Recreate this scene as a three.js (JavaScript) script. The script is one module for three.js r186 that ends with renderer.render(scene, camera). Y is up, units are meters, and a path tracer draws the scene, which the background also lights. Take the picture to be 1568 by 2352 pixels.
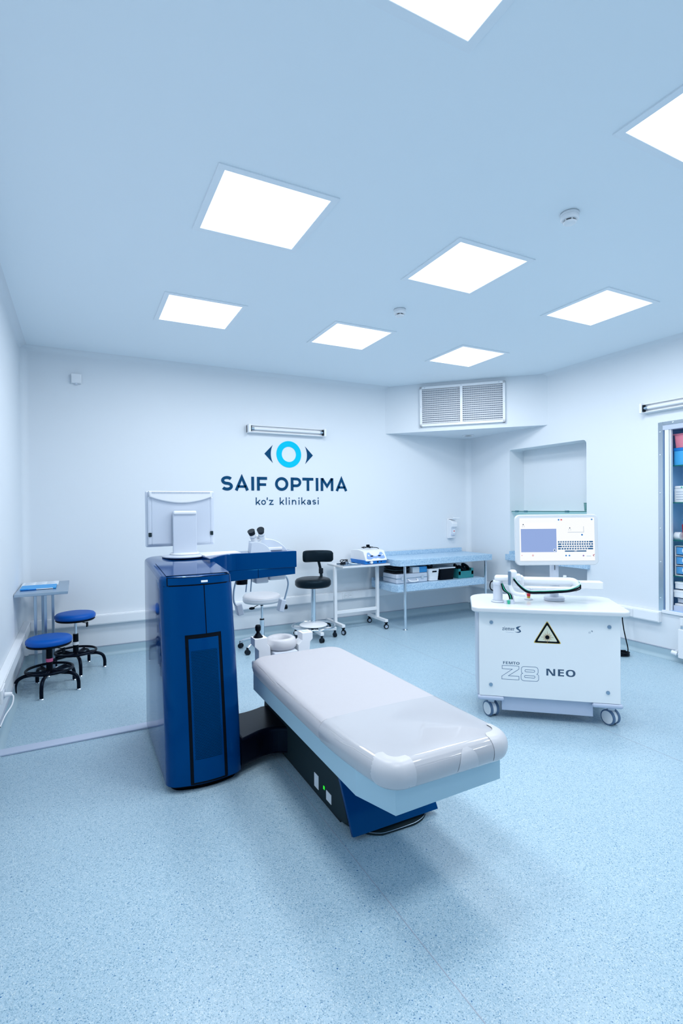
import * as THREE from 'three';
import { RoundedBoxGeometry } from 'three/addons/geometries/RoundedBoxGeometry.js';
import { mergeGeometries, mergeVertices, toCreasedNormals } from 'three/addons/utils/BufferGeometryUtils.js';
import { RectAreaLightUniformsLib } from 'three/addons/lights/RectAreaLightUniformsLib.js';

/* ---------- camera, light, exposure ---------- */
RectAreaLightUniformsLib.init();
const scene = new THREE.Scene();
scene.background = new THREE.Color(0x000000);
const camera = new THREE.PerspectiveCamera(2 * Math.atan(1176 / 1175.5) * 180 / Math.PI, 1568 / 2352, 0.05, 60);
const DEG = Math.PI / 180;
const EYE = 1.605;
camera.position.set(0, EYE, 0);
camera.rotation.order = 'YXZ';
camera.rotation.set(-0.513 * DEG, -27.152 * DEG, -0.573 * DEG);
camera.updateMatrixWorld();
const renderer = new THREE.WebGLRenderer({ antialias: true });
renderer.toneMapping = THREE.LinearToneMapping;
renderer.toneMappingExposure = 1.0;
renderer.shadowMap.enabled = true;
const PANEL_RADIANCE = 16.0;
const PANEL_COLOR = new THREE.Color().setRGB(0.985, 0.99, 0.995);

/* ---------- helpers ---------- */
// world: x runs along the logo wall, y is up, -z runs away from the camera to the logo wall.
// distances into the room are written as v = -z
const CEIL = 3.315, BACK = 6.222, LEFT = -0.52, RIGHT = 5.43, NEAR = -2.2;
let seed = 12345;
const rnd = () => { seed = (seed * 1664525 + 1013904223) >>> 0; return seed / 4294967296; };
const lin = (r, g, b) => new THREE.Color().setRGB(r, g, b);
const V = (x, y, z) => new THREE.Vector3(x, y, z);
const used = {};
function numbered(n) { used[n] = (used[n] || 0) + 1; return used[n] === 1 ? n : n + '_' + String(used[n] - 1).padStart(3, '0'); }
function mat(color, o = {}) { const P = o.physical || o.clearcoat || o.transmission || o.sheen ? THREE.MeshPhysicalMaterial : THREE.MeshStandardMaterial; const p = { ...o }; delete p.physical; return new P({ color, roughness: 0.5, ...p }); }
function norm(g) {
  let q = g.index ? g.toNonIndexed() : g;
  for (const k of Object.keys(q.attributes)) if (!['position', 'normal', 'uv'].includes(k)) q.deleteAttribute(k);
  if (!q.attributes.uv) q.setAttribute('uv', new THREE.BufferAttribute(new Float32Array(q.attributes.position.count * 2), 2));
  if (!q.attributes.normal) q.computeVertexNormals();
  return q;
}
function obj(name, geos, m, parent = scene, label) {
  const list = (Array.isArray(geos) ? geos : [geos]).map(norm);
  const g = list.length === 1 ? list[0] : mergeGeometries(list);
  const o = new THREE.Mesh(g, m);
  o.name = parent === scene ? numbered(name) : name;
  o.castShadow = o.receiveShadow = true;
  if (label) o.userData.label = label;
  parent.add(o);
  return o;
}
function thing(name, label, category, [u, h, v] = [0, 0, 0], turn = 0, group) {
  const o = new THREE.Group(); o.name = numbered(name); scene.add(o);
  o.position.set(u, h, -v); o.rotation.y = turn; o.userData = { label, category };
  if (group) o.userData.group = group;
  return o;
}
function struct(name, geos, m) { const o = obj(name, geos, m); o.userData.kind = 'structure'; return o; }
function planarUV(g, s = 1) {                       // uv in metres, picked by the face's direction
  const q = norm(g), p = q.attributes.position, n = q.attributes.normal, uv = q.attributes.uv;
  for (let i = 0; i < p.count; i++) {
    const ax = Math.abs(n.getX(i)), ay = Math.abs(n.getY(i)), az = Math.abs(n.getZ(i));
    if (ay >= ax && ay >= az) uv.setXY(i, p.getX(i) * s, p.getZ(i) * s);
    else if (ax >= az) uv.setXY(i, p.getZ(i) * s, p.getY(i) * s);
    else uv.setXY(i, p.getX(i) * s, p.getY(i) * s);
  }
  return q;
}
// box between world bounds, in the coordinates of an unturned thing t
function wbox(t, u0, u1, h0, h1, v0, v1, r = 0.004, s = 2) {
  const w = u1 - u0, h = h1 - h0, d = v1 - v0, rr = Math.min(r, w / 2.05, h / 2.05, d / 2.05);
  const g = r > 0 ? new RoundedBoxGeometry(w, h, d, s, rr) : new THREE.BoxGeometry(w, h, d);
  const p = t ? t.position : V(0, 0, 0);
  g.translate((u0 + u1) / 2 - p.x, (h0 + h1) / 2 - p.y, -(v0 + v1) / 2 - p.z);
  return g;
}
const lbox = (x, y, z, w, h, d, r = 0.004, s = 2) => { const g = r > 0 ? new RoundedBoxGeometry(w, h, d, s, Math.min(r, w / 2.05, h / 2.05, d / 2.05)) : new THREE.BoxGeometry(w, h, d); g.translate(x, y, z); return g; };
const cyl = (x, y, z, r0, r1, h, n = 24) => { const g = new THREE.CylinderGeometry(r1, r0, h, n); g.translate(x, y + h / 2, z); return g; };   // r0 at the bottom
function rod(a, b, r, n = 10, r2 = r) { const d = b.clone().sub(a), g = new THREE.CylinderGeometry(r2, r, d.length(), n); g.applyQuaternion(new THREE.Quaternion().setFromUnitVectors(V(0, 1, 0), d.clone().normalize())); const m = a.clone().add(b).multiplyScalar(0.5); g.translate(m.x, m.y, m.z); return g; }
function tube(pts, r, n = 32, rs = 8, closed = false) { return new THREE.TubeGeometry(new THREE.CatmullRomCurve3(pts, closed, 'centripetal'), n, r, rs, closed); }
const lathe = (pts, n = 40) => new THREE.LatheGeometry(pts.map(([x, y]) => new THREE.Vector2(x, y)), n);
const torus = (R, r, y = 0, n = 40) => { const g = new THREE.TorusGeometry(R, r, 10, n); g.rotateX(Math.PI / 2); g.translate(0, y, 0); return g; };
function poly(pts) { const s = new THREE.Shape(); pts.forEach(([x, y], i) => i ? s.lineTo(x, y) : s.moveTo(x, y)); s.closePath(); return s; }
function roundRect(x0, y0, x1, y1, r, S = THREE.Shape) {
  const [a, b, c, d] = Array.isArray(r) ? r : [r, r, r, r], s = new S();         // radii at x0y0, x1y0, x1y1, x0y1
  s.moveTo(x0 + a, y0); s.lineTo(x1 - b, y0); if (b) s.absarc(x1 - b, y0 + b, b, -Math.PI / 2, 0);
  s.lineTo(x1, y1 - c); if (c) s.absarc(x1 - c, y1 - c, c, 0, Math.PI / 2);
  s.lineTo(x0 + d, y1); if (d) s.absarc(x0 + d, y1 - d, d, Math.PI / 2, Math.PI);
  s.lineTo(x0, y0 + a); if (a) s.absarc(x0 + a, y0 + a, a, Math.PI, Math.PI * 1.5);
  return s;
}
const ext = (shape, depth, bevel = 0, seg = 3, curve = 16) => new THREE.ExtrudeGeometry(shape, { depth, bevelEnabled: bevel > 0, bevelSize: bevel, bevelThickness: bevel, bevelSegments: seg, curveSegments: curve });
// extrude a plan drawn in (u, v) from height h0 to h1, in the coordinates of thing t
function plan(t, pts, h0, h1, bevel = 0) {
  const p = t ? t.position : V(0, 0, 0);
  const s = Array.isArray(pts) ? poly(pts) : pts;
  const g = ext(s, h1 - h0 - 2 * bevel, bevel, 3); g.rotateX(-Math.PI / 2); g.translate(-p.x, h0 + bevel - p.y, -p.z);
  return g;
}
// surface through rows of points: rows[i][j] = Vector3
function loft(rows, closed = true, capStart = true, capEnd = true) {
  const pos = [], idx = [], n = rows[0].length;
  rows.forEach(r => r.forEach(p => pos.push(p.x, p.y, p.z)));
  for (let i = 0; i < rows.length - 1; i++) for (let j = 0; j < (closed ? n : n - 1); j++) {
    const a = i * n + j, b = i * n + (j + 1) % n, c = a + n, d = b + n; idx.push(a, b, d, a, d, c);
  }
  const cap = (k, flip) => { const c = V(0, 0, 0); rows[k].forEach(p => c.add(p)); c.multiplyScalar(1 / n); const ci = pos.length / 3; pos.push(c.x, c.y, c.z); for (let j = 0; j < n; j++) { const a = k * n + j, b = k * n + (j + 1) % n; flip ? idx.push(ci, b, a) : idx.push(ci, a, b); } };
  if (capStart) cap(0, true); if (capEnd) cap(rows.length - 1, false);
  const g = new THREE.BufferGeometry(); g.setAttribute('position', new THREE.Float32BufferAttribute(pos, 3)); g.setIndex(idx);
  g.computeVertexNormals(); return g;
}
const crease = (g, a = 0.6) => toCreasedNormals(g, a);

/* ---------- textures ---------- */
function dataTex(n, fn, colour = true) {
  const d = new Uint8Array(n * n * 4);
  for (let y = 0; y < n; y++) for (let x = 0; x < n; x++) { const c = fn(x, y), k = (y * n + x) * 4; d[k] = c[0]; d[k + 1] = c[1]; d[k + 2] = c[2]; d[k + 3] = 255; }
  const t = new THREE.DataTexture(d, n, n); t.wrapS = t.wrapT = THREE.RepeatWrapping; t.magFilter = THREE.LinearFilter; t.minFilter = THREE.LinearMipmapLinearFilter; t.generateMipmaps = true;
  if (colour) t.colorSpace = THREE.SRGBColorSpace; t.needsUpdate = true; return t;
}
// speckled sheet: flecks of several colours scattered over a base, wraps around
function speckle(n, base, kinds, grain) {
  const f = new Float32Array(n * n * 3);
  for (let i = 0; i < n * n; i++) { const g = (rnd() - 0.5) * grain; for (let k = 0; k < 3; k++) f[i * 3 + k] = base[k] + g; }
  for (const [count, rMin, rMax, col, a] of kinds) for (let q = 0; q < count; q++) {
    const cx = rnd() * n, cy = rnd() * n, r = rMin + rnd() * (rMax - rMin), e = 0.5 + rnd() * 0.8, th = rnd() * 3.14, c = Math.cos(th), s = Math.sin(th), al = a * (0.5 + rnd() * 0.5);
    for (let y = Math.floor(cy - r - 1); y <= cy + r + 1; y++) for (let x = Math.floor(cx - r - 1); x <= cx + r + 1; x++) {
      const dx = x - cx, dy = y - cy, ex = (dx * c + dy * s) / r, ey = (-dx * s + dy * c) / (r * e); const w = Math.max(0, Math.min(1, (1.15 - Math.hypot(ex, ey)) * 3)) * al; if (!w) continue;
      const k = ((((y % n) + n) % n) * n + (((x % n) + n) % n)) * 3; for (let j = 0; j < 3; j++) f[k + j] += (col[j] - f[k + j]) * w;
    }
  }
  return dataTex(n, (x, y) => { const k = (y * n + x) * 3; return [0, 1, 2].map(j => Math.max(0, Math.min(255, f[k + j]))); });
}
const floorTex = speckle(2048, [168, 197, 214], [[75000, 0.9, 2.3, [212, 225, 231], 0.85], [80000, 0.8, 2.0, [106, 146, 172], 0.85], [24000, 0.8, 1.8, [52, 106, 148], 0.9], [1400, 1.3, 2.6, [20, 84, 146], 0.95]], 36);
const terrazzoTex = speckle(512, [172, 204, 230], [[2600, 1.5, 4.5, [206, 228, 245], 0.8], [1700, 1.2, 4, [120, 168, 208], 0.75], [700, 1, 3, [84, 132, 178], 0.75]], 14);
function canvasTex(w, h, draw) { const c = document.createElement('canvas'); c.width = w; c.height = h; const x = c.getContext('2d'); draw(x, w, h); const t = new THREE.CanvasTexture(c); t.colorSpace = THREE.SRGBColorSpace; t.magFilter = THREE.LinearFilter; return t; }
// fine cloudy relief for upholstery
function cloud(n, oct) {
  const f = new Float32Array(n * n);
  for (const [cell, amp] of oct) { const m = n / cell, g = []; for (let i = 0; i < m * m; i++) g.push(rnd()); for (let y = 0; y < n; y++) for (let x = 0; x < n; x++) { const gx = x / cell, gy = y / cell, x0 = Math.floor(gx), y0 = Math.floor(gy); let fx = gx - x0, fy = gy - y0; fx = fx * fx * (3 - 2 * fx); fy = fy * fy * (3 - 2 * fy); const G = (a, b) => g[(b % m) * m + (a % m)]; f[y * n + x] += amp * ((G(x0, y0) * (1 - fx) + G(x0 + 1, y0) * fx) * (1 - fy) + (G(x0, y0 + 1) * (1 - fx) + G(x0 + 1, y0 + 1) * fx) * fy); } }
  return f;
}
const cl = cloud(256, [[64, 0.5], [32, 0.3], [8, 0.14], [2, 0.06]]);
const wrinkleTex = dataTex(256, (x, y) => { const c = cl[y * 256 + x] * 255; return [c, c, c]; }, false);

/* ---------- materials ---------- */
const M = {
  wall: mat(lin(0.76, 0.822, 0.885), { roughness: 0.6 }),
  ceiling: mat(lin(0.83, 0.92, 0.99), { roughness: 0.5 }),
  floor: mat(0xffffff, { map: floorTex, roughness: 0.33 }),
  cove: mat(lin(0.38, 0.53, 0.62), { roughness: 0.42 }),
  cap: mat(lin(0.36, 0.42, 0.52), { roughness: 0.4 }),
  trunk: mat(lin(0.88, 0.92, 0.97), { roughness: 0.35 }),
  lightFrame: mat(lin(0.82, 0.90, 0.97), { roughness: 0.35 }),
  diffuser: mat(lin(0.9, 0.9, 0.9), { roughness: 0.4, emissive: lin(1, 1, 1), emissiveIntensity: 1.35 }),
  white: mat(lin(0.84, 0.88, 0.93), { roughness: 0.35 }),
  whiteGloss: mat(lin(0.73, 0.77, 0.81), { roughness: 0.16 }),
  grey: mat(lin(0.62, 0.69, 0.80), { roughness: 0.32 }),
  greyMid: mat(lin(0.38, 0.47, 0.60), { roughness: 0.4 }),
  tyre: mat(lin(0.09, 0.17, 0.30), { roughness: 0.5 }),
  lilac: mat(lin(0.52, 0.60, 0.76), { roughness: 0.4 }),
  dark: mat(lin(0.012, 0.018, 0.026), { physical: true, roughness: 0.5, specularIntensity: 0.25, specularColor: lin(0.5, 0.75, 1) }),
  black: mat(lin(0.003, 0.004, 0.007), { physical: true, roughness: 0.35, specularIntensity: 0.25, specularColor: lin(0.5, 0.75, 1) }),
  blackGloss: mat(lin(0.002, 0.003, 0.009), { physical: true, roughness: 0.28, specularIntensity: 0.3, specularColor: lin(0.4, 0.7, 1) }),
  charcoal: mat(lin(0.016, 0.032, 0.040), { physical: true, roughness: 0.55, specularIntensity: 0.25 }),
  blue: mat(lin(0.0, 0.038, 0.165), { physical: true, roughness: 0.09, specularIntensity: 1.0, specularColor: lin(0.04, 0.5, 1.0) }),
  blueMat: mat(lin(0.0, 0.045, 0.16), { roughness: 0.35 }),
  seatBlue: mat(lin(0.0, 0.10, 0.47), { physical: true, roughness: 0.42, specularIntensity: 0.5 }),
  leather: mat(lin(0.004, 0.009, 0.014), { physical: true, roughness: 0.3, specularIntensity: 0.35, specularColor: lin(0.4, 0.7, 1) }),
  chrome: mat(lin(0.72, 0.78, 0.84), { roughness: 0.14, metalness: 1 }),
  steel: mat(lin(0.42, 0.52, 0.62), { roughness: 0.28, metalness: 1 }),
  steelDark: mat(lin(0.32, 0.43, 0.55), { roughness: 0.3, metalness: 0.9 }),
  terrazzo: mat(0xffffff, { map: terrazzoTex, roughness: 0.38 }),
  vinylMat: mat(lin(0.49, 0.495, 0.54), { roughness: 0.48, bumpMap: wrinkleTex, bumpScale: 0.004 }),
  vinylGloss: mat(lin(0.47, 0.485, 0.53), { roughness: 0.34, clearcoat: 1, clearcoatRoughness: 0.035, bumpMap: wrinkleTex, bumpScale: 0.0012 }),
  capVinyl: mat(lin(0.59, 0.605, 0.65), { roughness: 0.34 }),
  apron: mat(lin(0.44, 0.65, 0.77), { roughness: 0.4 }),
  glassPanel: mat(lin(0.80, 0.90, 0.96), { roughness: 0.12 }),
  glass: mat(lin(0.55, 0.85, 0.80), { roughness: 0.03, transmission: 1, thickness: 0, ior: 1.5 }),
  glassEdge: mat(lin(0.0, 0.14, 0.13), { roughness: 0.2 }),
  clear: mat(lin(0.80, 0.92, 1.0), { roughness: 0.06, transmission: 0.9, thickness: 0 }),
  signNavy: mat(lin(0.002, 0.062, 0.16), { physical: true, roughness: 0.7, specularIntensity: 0.25 }),
  signCyan: mat(lin(0.0, 0.56, 0.82), { physical: true, roughness: 0.7, specularIntensity: 0.25 }),
  red: mat(lin(0.66, 0.015, 0.03), { roughness: 0.4 }),
  yellow: mat(lin(0.75, 0.55, 0.12), { roughness: 0.45 }),
  pink: mat(lin(0.80, 0.16, 0.34), { roughness: 0.6 }),
  pinkBox: mat(lin(0.80, 0.26, 0.36), { roughness: 0.5 }),
  skyBox: mat(lin(0.06, 0.44, 0.86), { roughness: 0.5 }),
  blueBox: mat(lin(0.0, 0.20, 0.66), { roughness: 0.45 }),
  cyanBox: mat(lin(0.04, 0.36, 0.78), { roughness: 0.5 }),
  greenBox: mat(lin(0.02, 0.25, 0.28), { roughness: 0.5 }),
  greenWire: mat(lin(0.02, 0.50, 0.30), { roughness: 0.4 }),
  led: mat(lin(0.05, 0.6, 0.05), { roughness: 0.4, emissive: lin(0.02, 0.9, 0.03), emissiveIntensity: 0.8 }),
  caseIn: mat(lin(0.36, 0.56, 0.85), { roughness: 0.5 }),
  paper: mat(lin(0.80, 0.86, 0.92), { roughness: 0.8 }),
};

/* ---------- the room ---------- */
const T = 0.2;
{
  const fl = struct('floor', planarUV(wbox(null, LEFT - T, RIGHT + T, -0.1, 0, NEAR - T, BACK + T, 0), 1 / 2.2), M.floor);
  // welded joints between the vinyl sheets
  obj('weld_seam', wbox(null, 1.098, 1.1015, -0.001, 0.0006, NEAR, 3.3, 0), M.cap, fl);
  obj('weld_seam', wbox(null, 3.318, 3.3215, -0.001, 0.0006, NEAR, BACK - 0.1, 0), M.cap, fl);
  struct('ceiling', wbox(null, LEFT - T, RIGHT + T, CEIL, CEIL + 0.12, NEAR - T, BACK + T, 0), M.ceiling);
  struct('wall_back', wbox(null, LEFT - T, RIGHT + T, 0, CEIL, BACK, BACK + T, 0), M.wall);
  struct('wall_left', wbox(null, LEFT - T, LEFT, 0, CEIL, NEAR, BACK, 0), M.wall);
  struct('wall_front', wbox(null, LEFT - T, RIGHT + T, 0, CEIL, NEAR - T, NEAR, 0), M.wall);
  // right wall with the niche and the opening of the built-in cabinet
  const s = poly([[NEAR, 0], [BACK, 0], [BACK, CEIL], [NEAR, CEIL]]);
  s.holes.push(roundRect(4.13, 0.585, 5.362, 2.392, [0.05, 0.03, 0.03, 0.05], THREE.Path));
  s.holes.push(roundRect(1.95, 0.49, 3.235, 2.40, 0, THREE.Path));
  const g = ext(s, 0.28); g.rotateY(Math.PI / 2); g.translate(RIGHT, 0, 0);       // shape x becomes -z
  const backs = wbox(null, RIGHT + 0.28, RIGHT + 0.38, 0.4, 2.6, 3.95, 5.55, 0);
  struct('wall_right', [g, backs], M.wall);

  // coved skirting of the floor vinyl
  const prof = (L) => { const q = new THREE.Shape(); q.moveTo(0, 0); q.lineTo(0.05, 0); q.lineTo(0.05, 0.002); q.absarc(0.05, 0.042, 0.04, -Math.PI / 2, -Math.PI, true); q.lineTo(0.008, 0.1); q.lineTo(0, 0.1); q.closePath(); return ext(q, L, 0, 1, 8); };
  const capS = (L) => ext(poly([[0, 0.1], [0.011, 0.1], [0.011, 0.108], [0, 0.108]]), L);
  const place = (mk, side) => {
    if (side === 'left') { const a = mk(BACK - NEAR); a.translate(LEFT, 0, -BACK); return a; }
    if (side === 'right') { const a = mk(BACK - NEAR); a.rotateY(Math.PI); a.translate(RIGHT, 0, -NEAR); return a; }
    const a = mk(RIGHT - LEFT); a.rotateY(-Math.PI / 2); a.translate(RIGHT, 0, -BACK); return a;
  };
  for (const side of ['back', 'left', 'right']) { const b = struct('baseboard_' + side, place(prof, side), M.cove); obj('cap_strip', place(capS, side), M.cap, b); }

  // cable trunking along the walls
  const rail = (n, a, lidA) => { const t = struct(n, a, M.trunk); obj('trunking_lid', lidA, M.trunk, t); };
  rail('trim_1', wbox(null, LEFT, RIGHT, 0.352, 0.458, BACK - 0.055, BACK, 0.004), wbox(null, LEFT + 0.06, RIGHT - 0.06, 0.362, 0.448, BACK - 0.059, BACK - 0.05, 0.002));
  rail('trim_2', wbox(null, LEFT, LEFT + 0.055, 0.352, 0.458, 1.2, BACK - 0.055, 0.004), wbox(null, LEFT + 0.05, LEFT + 0.059, 0.362, 0.448, 1.2, BACK - 0.06, 0.002));
  rail('trim_3', wbox(null, RIGHT - 0.055, RIGHT, 0.368, 0.478, 3.243, BACK - 0.055, 0.004), wbox(null, RIGHT - 0.059, RIGHT - 0.05, 0.378, 0.468, 3.25, BACK - 0.06, 0.002));

  // coves where walls and ceiling meet
  const cv = (L, r = 0.075) => { const q = new THREE.Shape(); q.moveTo(0, 0); q.lineTo(r, 0); q.absarc(r, r, r, -Math.PI / 2, -Math.PI, true); q.closePath(); return ext(q, L, 0, 1, 10); };
  const c1 = cv(CEIL - 0.1); c1.rotateX(-Math.PI / 2); c1.translate(LEFT, 0.1, -BACK); c1.scale(1, 1, 1);
  const flipZ = (g2) => { g2.scale(1, 1, -1); const p = norm(g2); const a = p.attributes.position.array; for (let i = 0; i < a.length; i += 9) for (let k = 0; k < 3; k++) { const t2 = a[i + 3 + k]; a[i + 3 + k] = a[i + 6 + k]; a[i + 6 + k] = t2; } p.computeVertexNormals(); return p; };
  const corner = (x, z, sx, sz) => { const q = new THREE.Shape(), r = 0.075; q.moveTo(0, 0); q.lineTo(sx * r, 0); q.absarc(sx * r, sz * r, r, -sz * Math.PI / 2, sx > 0 ? Math.PI : 0, sx * sz > 0); q.closePath(); const e = ext(q, CEIL - 0.1, 0, 1, 10); e.rotateX(-Math.PI / 2); e.translate(x, 0.1, z); return e; };
  struct('trim_4', corner(LEFT, -BACK, 1, -1), M.wall);
  struct('trim_5', corner(RIGHT, -BACK, -1, -1), M.wall);
  const top = (L) => { const q = new THREE.Shape(), r = 0.06; q.moveTo(0, 0); q.lineTo(0, -r); q.absarc(r, -r, r, Math.PI, Math.PI / 2, true); q.closePath(); return ext(q, L, 0, 1, 10); };
  const t1 = top(BACK - NEAR); t1.translate(LEFT, CEIL, -BACK); struct('trim_6', t1, M.wall);
  const t2 = top(RIGHT - LEFT); t2.rotateY(-Math.PI / 2); t2.translate(RIGHT, CEIL, -BACK); struct('trim_7', t2, M.wall);
  const t3 = top(BACK - NEAR); t3.rotateY(Math.PI); t3.translate(RIGHT, CEIL, -NEAR); struct('trim_8', t3, M.wall);

  // unseen door added behind the camera to give the glossy tower something to mirror
  const dr = struct('added_door_1', wbox(null, 1.55, 2.45, 0.005, 2.05, NEAR - 0.01, NEAR + 0.03, 0.004), M.greyMid);
  obj('added_door_frame', [wbox(null, 1.48, 1.55, 0, 2.12, NEAR - 0.01, NEAR + 0.05, 0.004), wbox(null, 2.45, 2.52, 0, 2.12, NEAR - 0.01, NEAR + 0.05, 0.004), wbox(null, 1.55, 2.45, 2.05, 2.12, NEAR - 0.01, NEAR + 0.05, 0.004)], M.trunk, dr);
  obj('added_door_handle', [rod(V(1.62, 1.0, -(NEAR + 0.03)), V(1.62, 1.0, -(NEAR + 0.09)), 0.01), rod(V(1.62, 1.0, -(NEAR + 0.085)), V(1.74, 1.0, -(NEAR + 0.085)), 0.01)], M.chrome, dr);

  // floor strip that covers the cable duct
  struct('trim_9', wbox(null, LEFT, 0.9, 0, 0.012, 3.975, 4.075, 0.004), M.lilac);
}

/* ---------- boxed duct across the far corner, with its grille ---------- */
{
  const d = thing('duct_box', 'pale blue boxed duct across the ceiling corner, holding the ventilation grille', 'duct box', [4.67, 2.65, 5.46]);
  obj('casing', plan(d, [[3.91, 6.222], [5.43, 4.70], [5.43, 6.222]], 2.65, CEIL), M.wall, d);
  const o = thing('ventilation_grille', 'white two-part ventilation grille on the corner duct box', 'grille', [3.91, 2.65, 6.222], 45 * DEG);
  // local x runs along the slanted face, z stands out of it; turned so that x goes to the right wall
  o.rotation.y = -45.04 * DEG;
  const y0 = 0.066, y1 = 0.616, x0 = 0.497, x1 = 1.632, xm = 1.0615, f = 0.034;
  obj('back_plate', lbox((x0 + x1) / 2, (y0 + y1) / 2, 0.003, x1 - x0 - 0.02, y1 - y0 - 0.02, 0.004, 0), M.greyMid, o);
  obj('frame', [lbox((x0 + x1) / 2, y0 + f / 2, 0.02, x1 - x0, f, 0.04), lbox((x0 + x1) / 2, y1 - f / 2, 0.02, x1 - x0, f, 0.04), lbox(x0 + f / 2, (y0 + y1) / 2, 0.02, f, y1 - y0, 0.04), lbox(x1 - f / 2, (y0 + y1) / 2, 0.02, f, y1 - y0, 0.04), lbox(xm, (y0 + y1) / 2, 0.0205, 0.036, y1 - y0 - 0.04, 0.04)], M.white, o);
  for (const [a, b] of [[x0 + f, xm - 0.018], [xm + 0.018, x1 - f]]) {
    const n = 17;
    for (let i = 0; i < n; i++) { const y = y0 + f + (i + 0.5) * (y1 - y0 - 2 * f) / n; const s = lbox(0, 0, 0, b - a, 0.004, 0.030, 0); s.rotateX(0.62); s.translate((a + b) / 2, y, 0.021); obj('slat', s, M.white, o); }
    const m = 22; for (let i = 1; i < m; i++) obj('cross_vane', lbox(a + i * (b - a) / m, (y0 + y1) / 2, 0.011, 0.006, y1 - y0 - 2 * f, 0.008, 0), M.white, o);
  }
  for (const [x, y] of [[x0 + 0.07, y0 + 0.016], [x0 + 0.015, 0.34], [x0 + 0.07, y1 - 0.016], [xm, y1 - 0.016], [x1 - 0.08, y1 - 0.016], [x1 - 0.015, 0.34]]) { const s = cyl(0, 0, 0, 0.006, 0.004, 0.004, 10); s.rotateX(Math.PI / 2); s.translate(x, y, 0.039); obj('screw', s, M.steel, o); }
  const dl = thing('soffit_downlight', 'small round unlit downlight under the corner duct box', 'downlight', [5.128, 2.65, 5.875]);
  obj('ring', lathe([[0.06, 0], [0.085, 0], [0.085, -0.006], [0.062, -0.012], [0.055, -0.006], [0.06, 0]]), M.white, dl);
  obj('lens', lathe([[0, -0.004], [0.058, -0.003], [0.058, 0], [0, 0]]), M.dark, dl);
}

/* ---------- ceiling lights ---------- */
{
  const S = 0.595, spots = [
    [3.760, -0.750, 'added unseen fill light panel in the ceiling behind the camera'],  // added out of view to brighten the fronts that face the camera
    [0.697, 0.870, 'square ceiling light panel cut by the top edge of the photo'],
    [2.250, 0.905, 'square ceiling light panel cut by the right edge of the photo, highest on the right'],
    [3.760, 0.930, 'square ceiling light panel just outside the photo on the right'],
    [0.675, 2.565, 'largest whole ceiling light panel, above and left of the wall lettering'],
    [2.212, 2.592, 'square ceiling light panel between the two smoke detectors'],
    [3.752, 2.659, 'square ceiling light panel nearest the right wall lamp tube'],
    [0.660, 4.246, 'leftmost ceiling light panel, close to the wall with the lettering'],
    [2.151, 4.240, 'ceiling light panel left of the far small smoke detector'],
    [3.671, 4.274, 'smallest ceiling light panel, right in front of the ventilation grille']];
  for (const [u, v, label] of spots) {
    const o = thing('ceiling_light', label, 'ceiling light', [u + S / 2, CEIL, v + S / 2], 0, 'square light panels set into the ceiling');
    const sh = roundRect(-0.335, -0.335, 0.335, 0.335, 0.003); sh.holes.push(roundRect(-S / 2, -S / 2, S / 2, S / 2, 0, THREE.Path));
    const f = ext(sh, 0.006, 0.001, 1); f.rotateX(Math.PI / 2); f.translate(0, 0, 0); obj('frame', f, M.lightFrame, o);
    obj('diffuser', lbox(0, -0.002, 0, S, 0.004, S, 0), M.diffuser, o);
    const l = new THREE.RectAreaLight(PANEL_COLOR, PANEL_RADIANCE, S - 0.005, S - 0.005); l.name = 'panel_light';
    l.position.set(0, -0.012, 0); l.rotation.x = -Math.PI / 2; o.add(l);
  }
}
/* ---------- smoke detectors, junction box ---------- */
for (const [u, v, label] of [[2.581, 2.065, 'larger white smoke detector on the ceiling, nearer the camera'], [2.497, 3.723, 'smaller white smoke detector on the ceiling beyond the light panel']]) {
  const o = thing('smoke_detector', label, 'smoke detector', [u, CEIL, v], 0, 'ceiling smoke detectors');
  obj('base', lathe([[0, 0], [0.052, 0], [0.052, -0.012], [0.048, -0.016], [0, -0.016]]), M.white, o);
  obj('body', lathe([[0.048, -0.015], [0.05, -0.02], [0.05, -0.036], [0.043, -0.042], [0, -0.042]]), M.white, o);
  const pil = []; for (let i = 0; i < 6; i++) { const a = i * Math.PI / 3; pil.push(lbox(Math.cos(a) * 0.034, -0.046, Math.sin(a) * 0.034, 0.006, 0.012, 0.006, 0.001)); }
  obj('sensor_ports', pil, M.white, o); obj('sensing_chamber', cyl(0, -0.05, 0, 0.03, 0.03, 0.01), M.dark, o);
  obj('cap', lathe([[0, -0.05], [0.037, -0.05], [0.036, -0.056], [0.028, -0.062], [0, -0.063]]), M.white, o);
}
{
  const o = thing('junction_box', 'small square pale box high on the wall near the left corner', 'junction box', [-0.006, 3.016, BACK]);
  obj('box', lbox(0, 0, 0.022, 0.1, 0.1, 0.044, 0.006), M.white, o);
  obj('cover', lbox(0, 0.002, 0.047, 0.094, 0.092, 0.006, 0.003), M.white, o);
  obj('cable_gland', lbox(0, -0.055, 0.02, 0.024, 0.016, 0.024, 0.004), M.grey, o);
}

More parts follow.
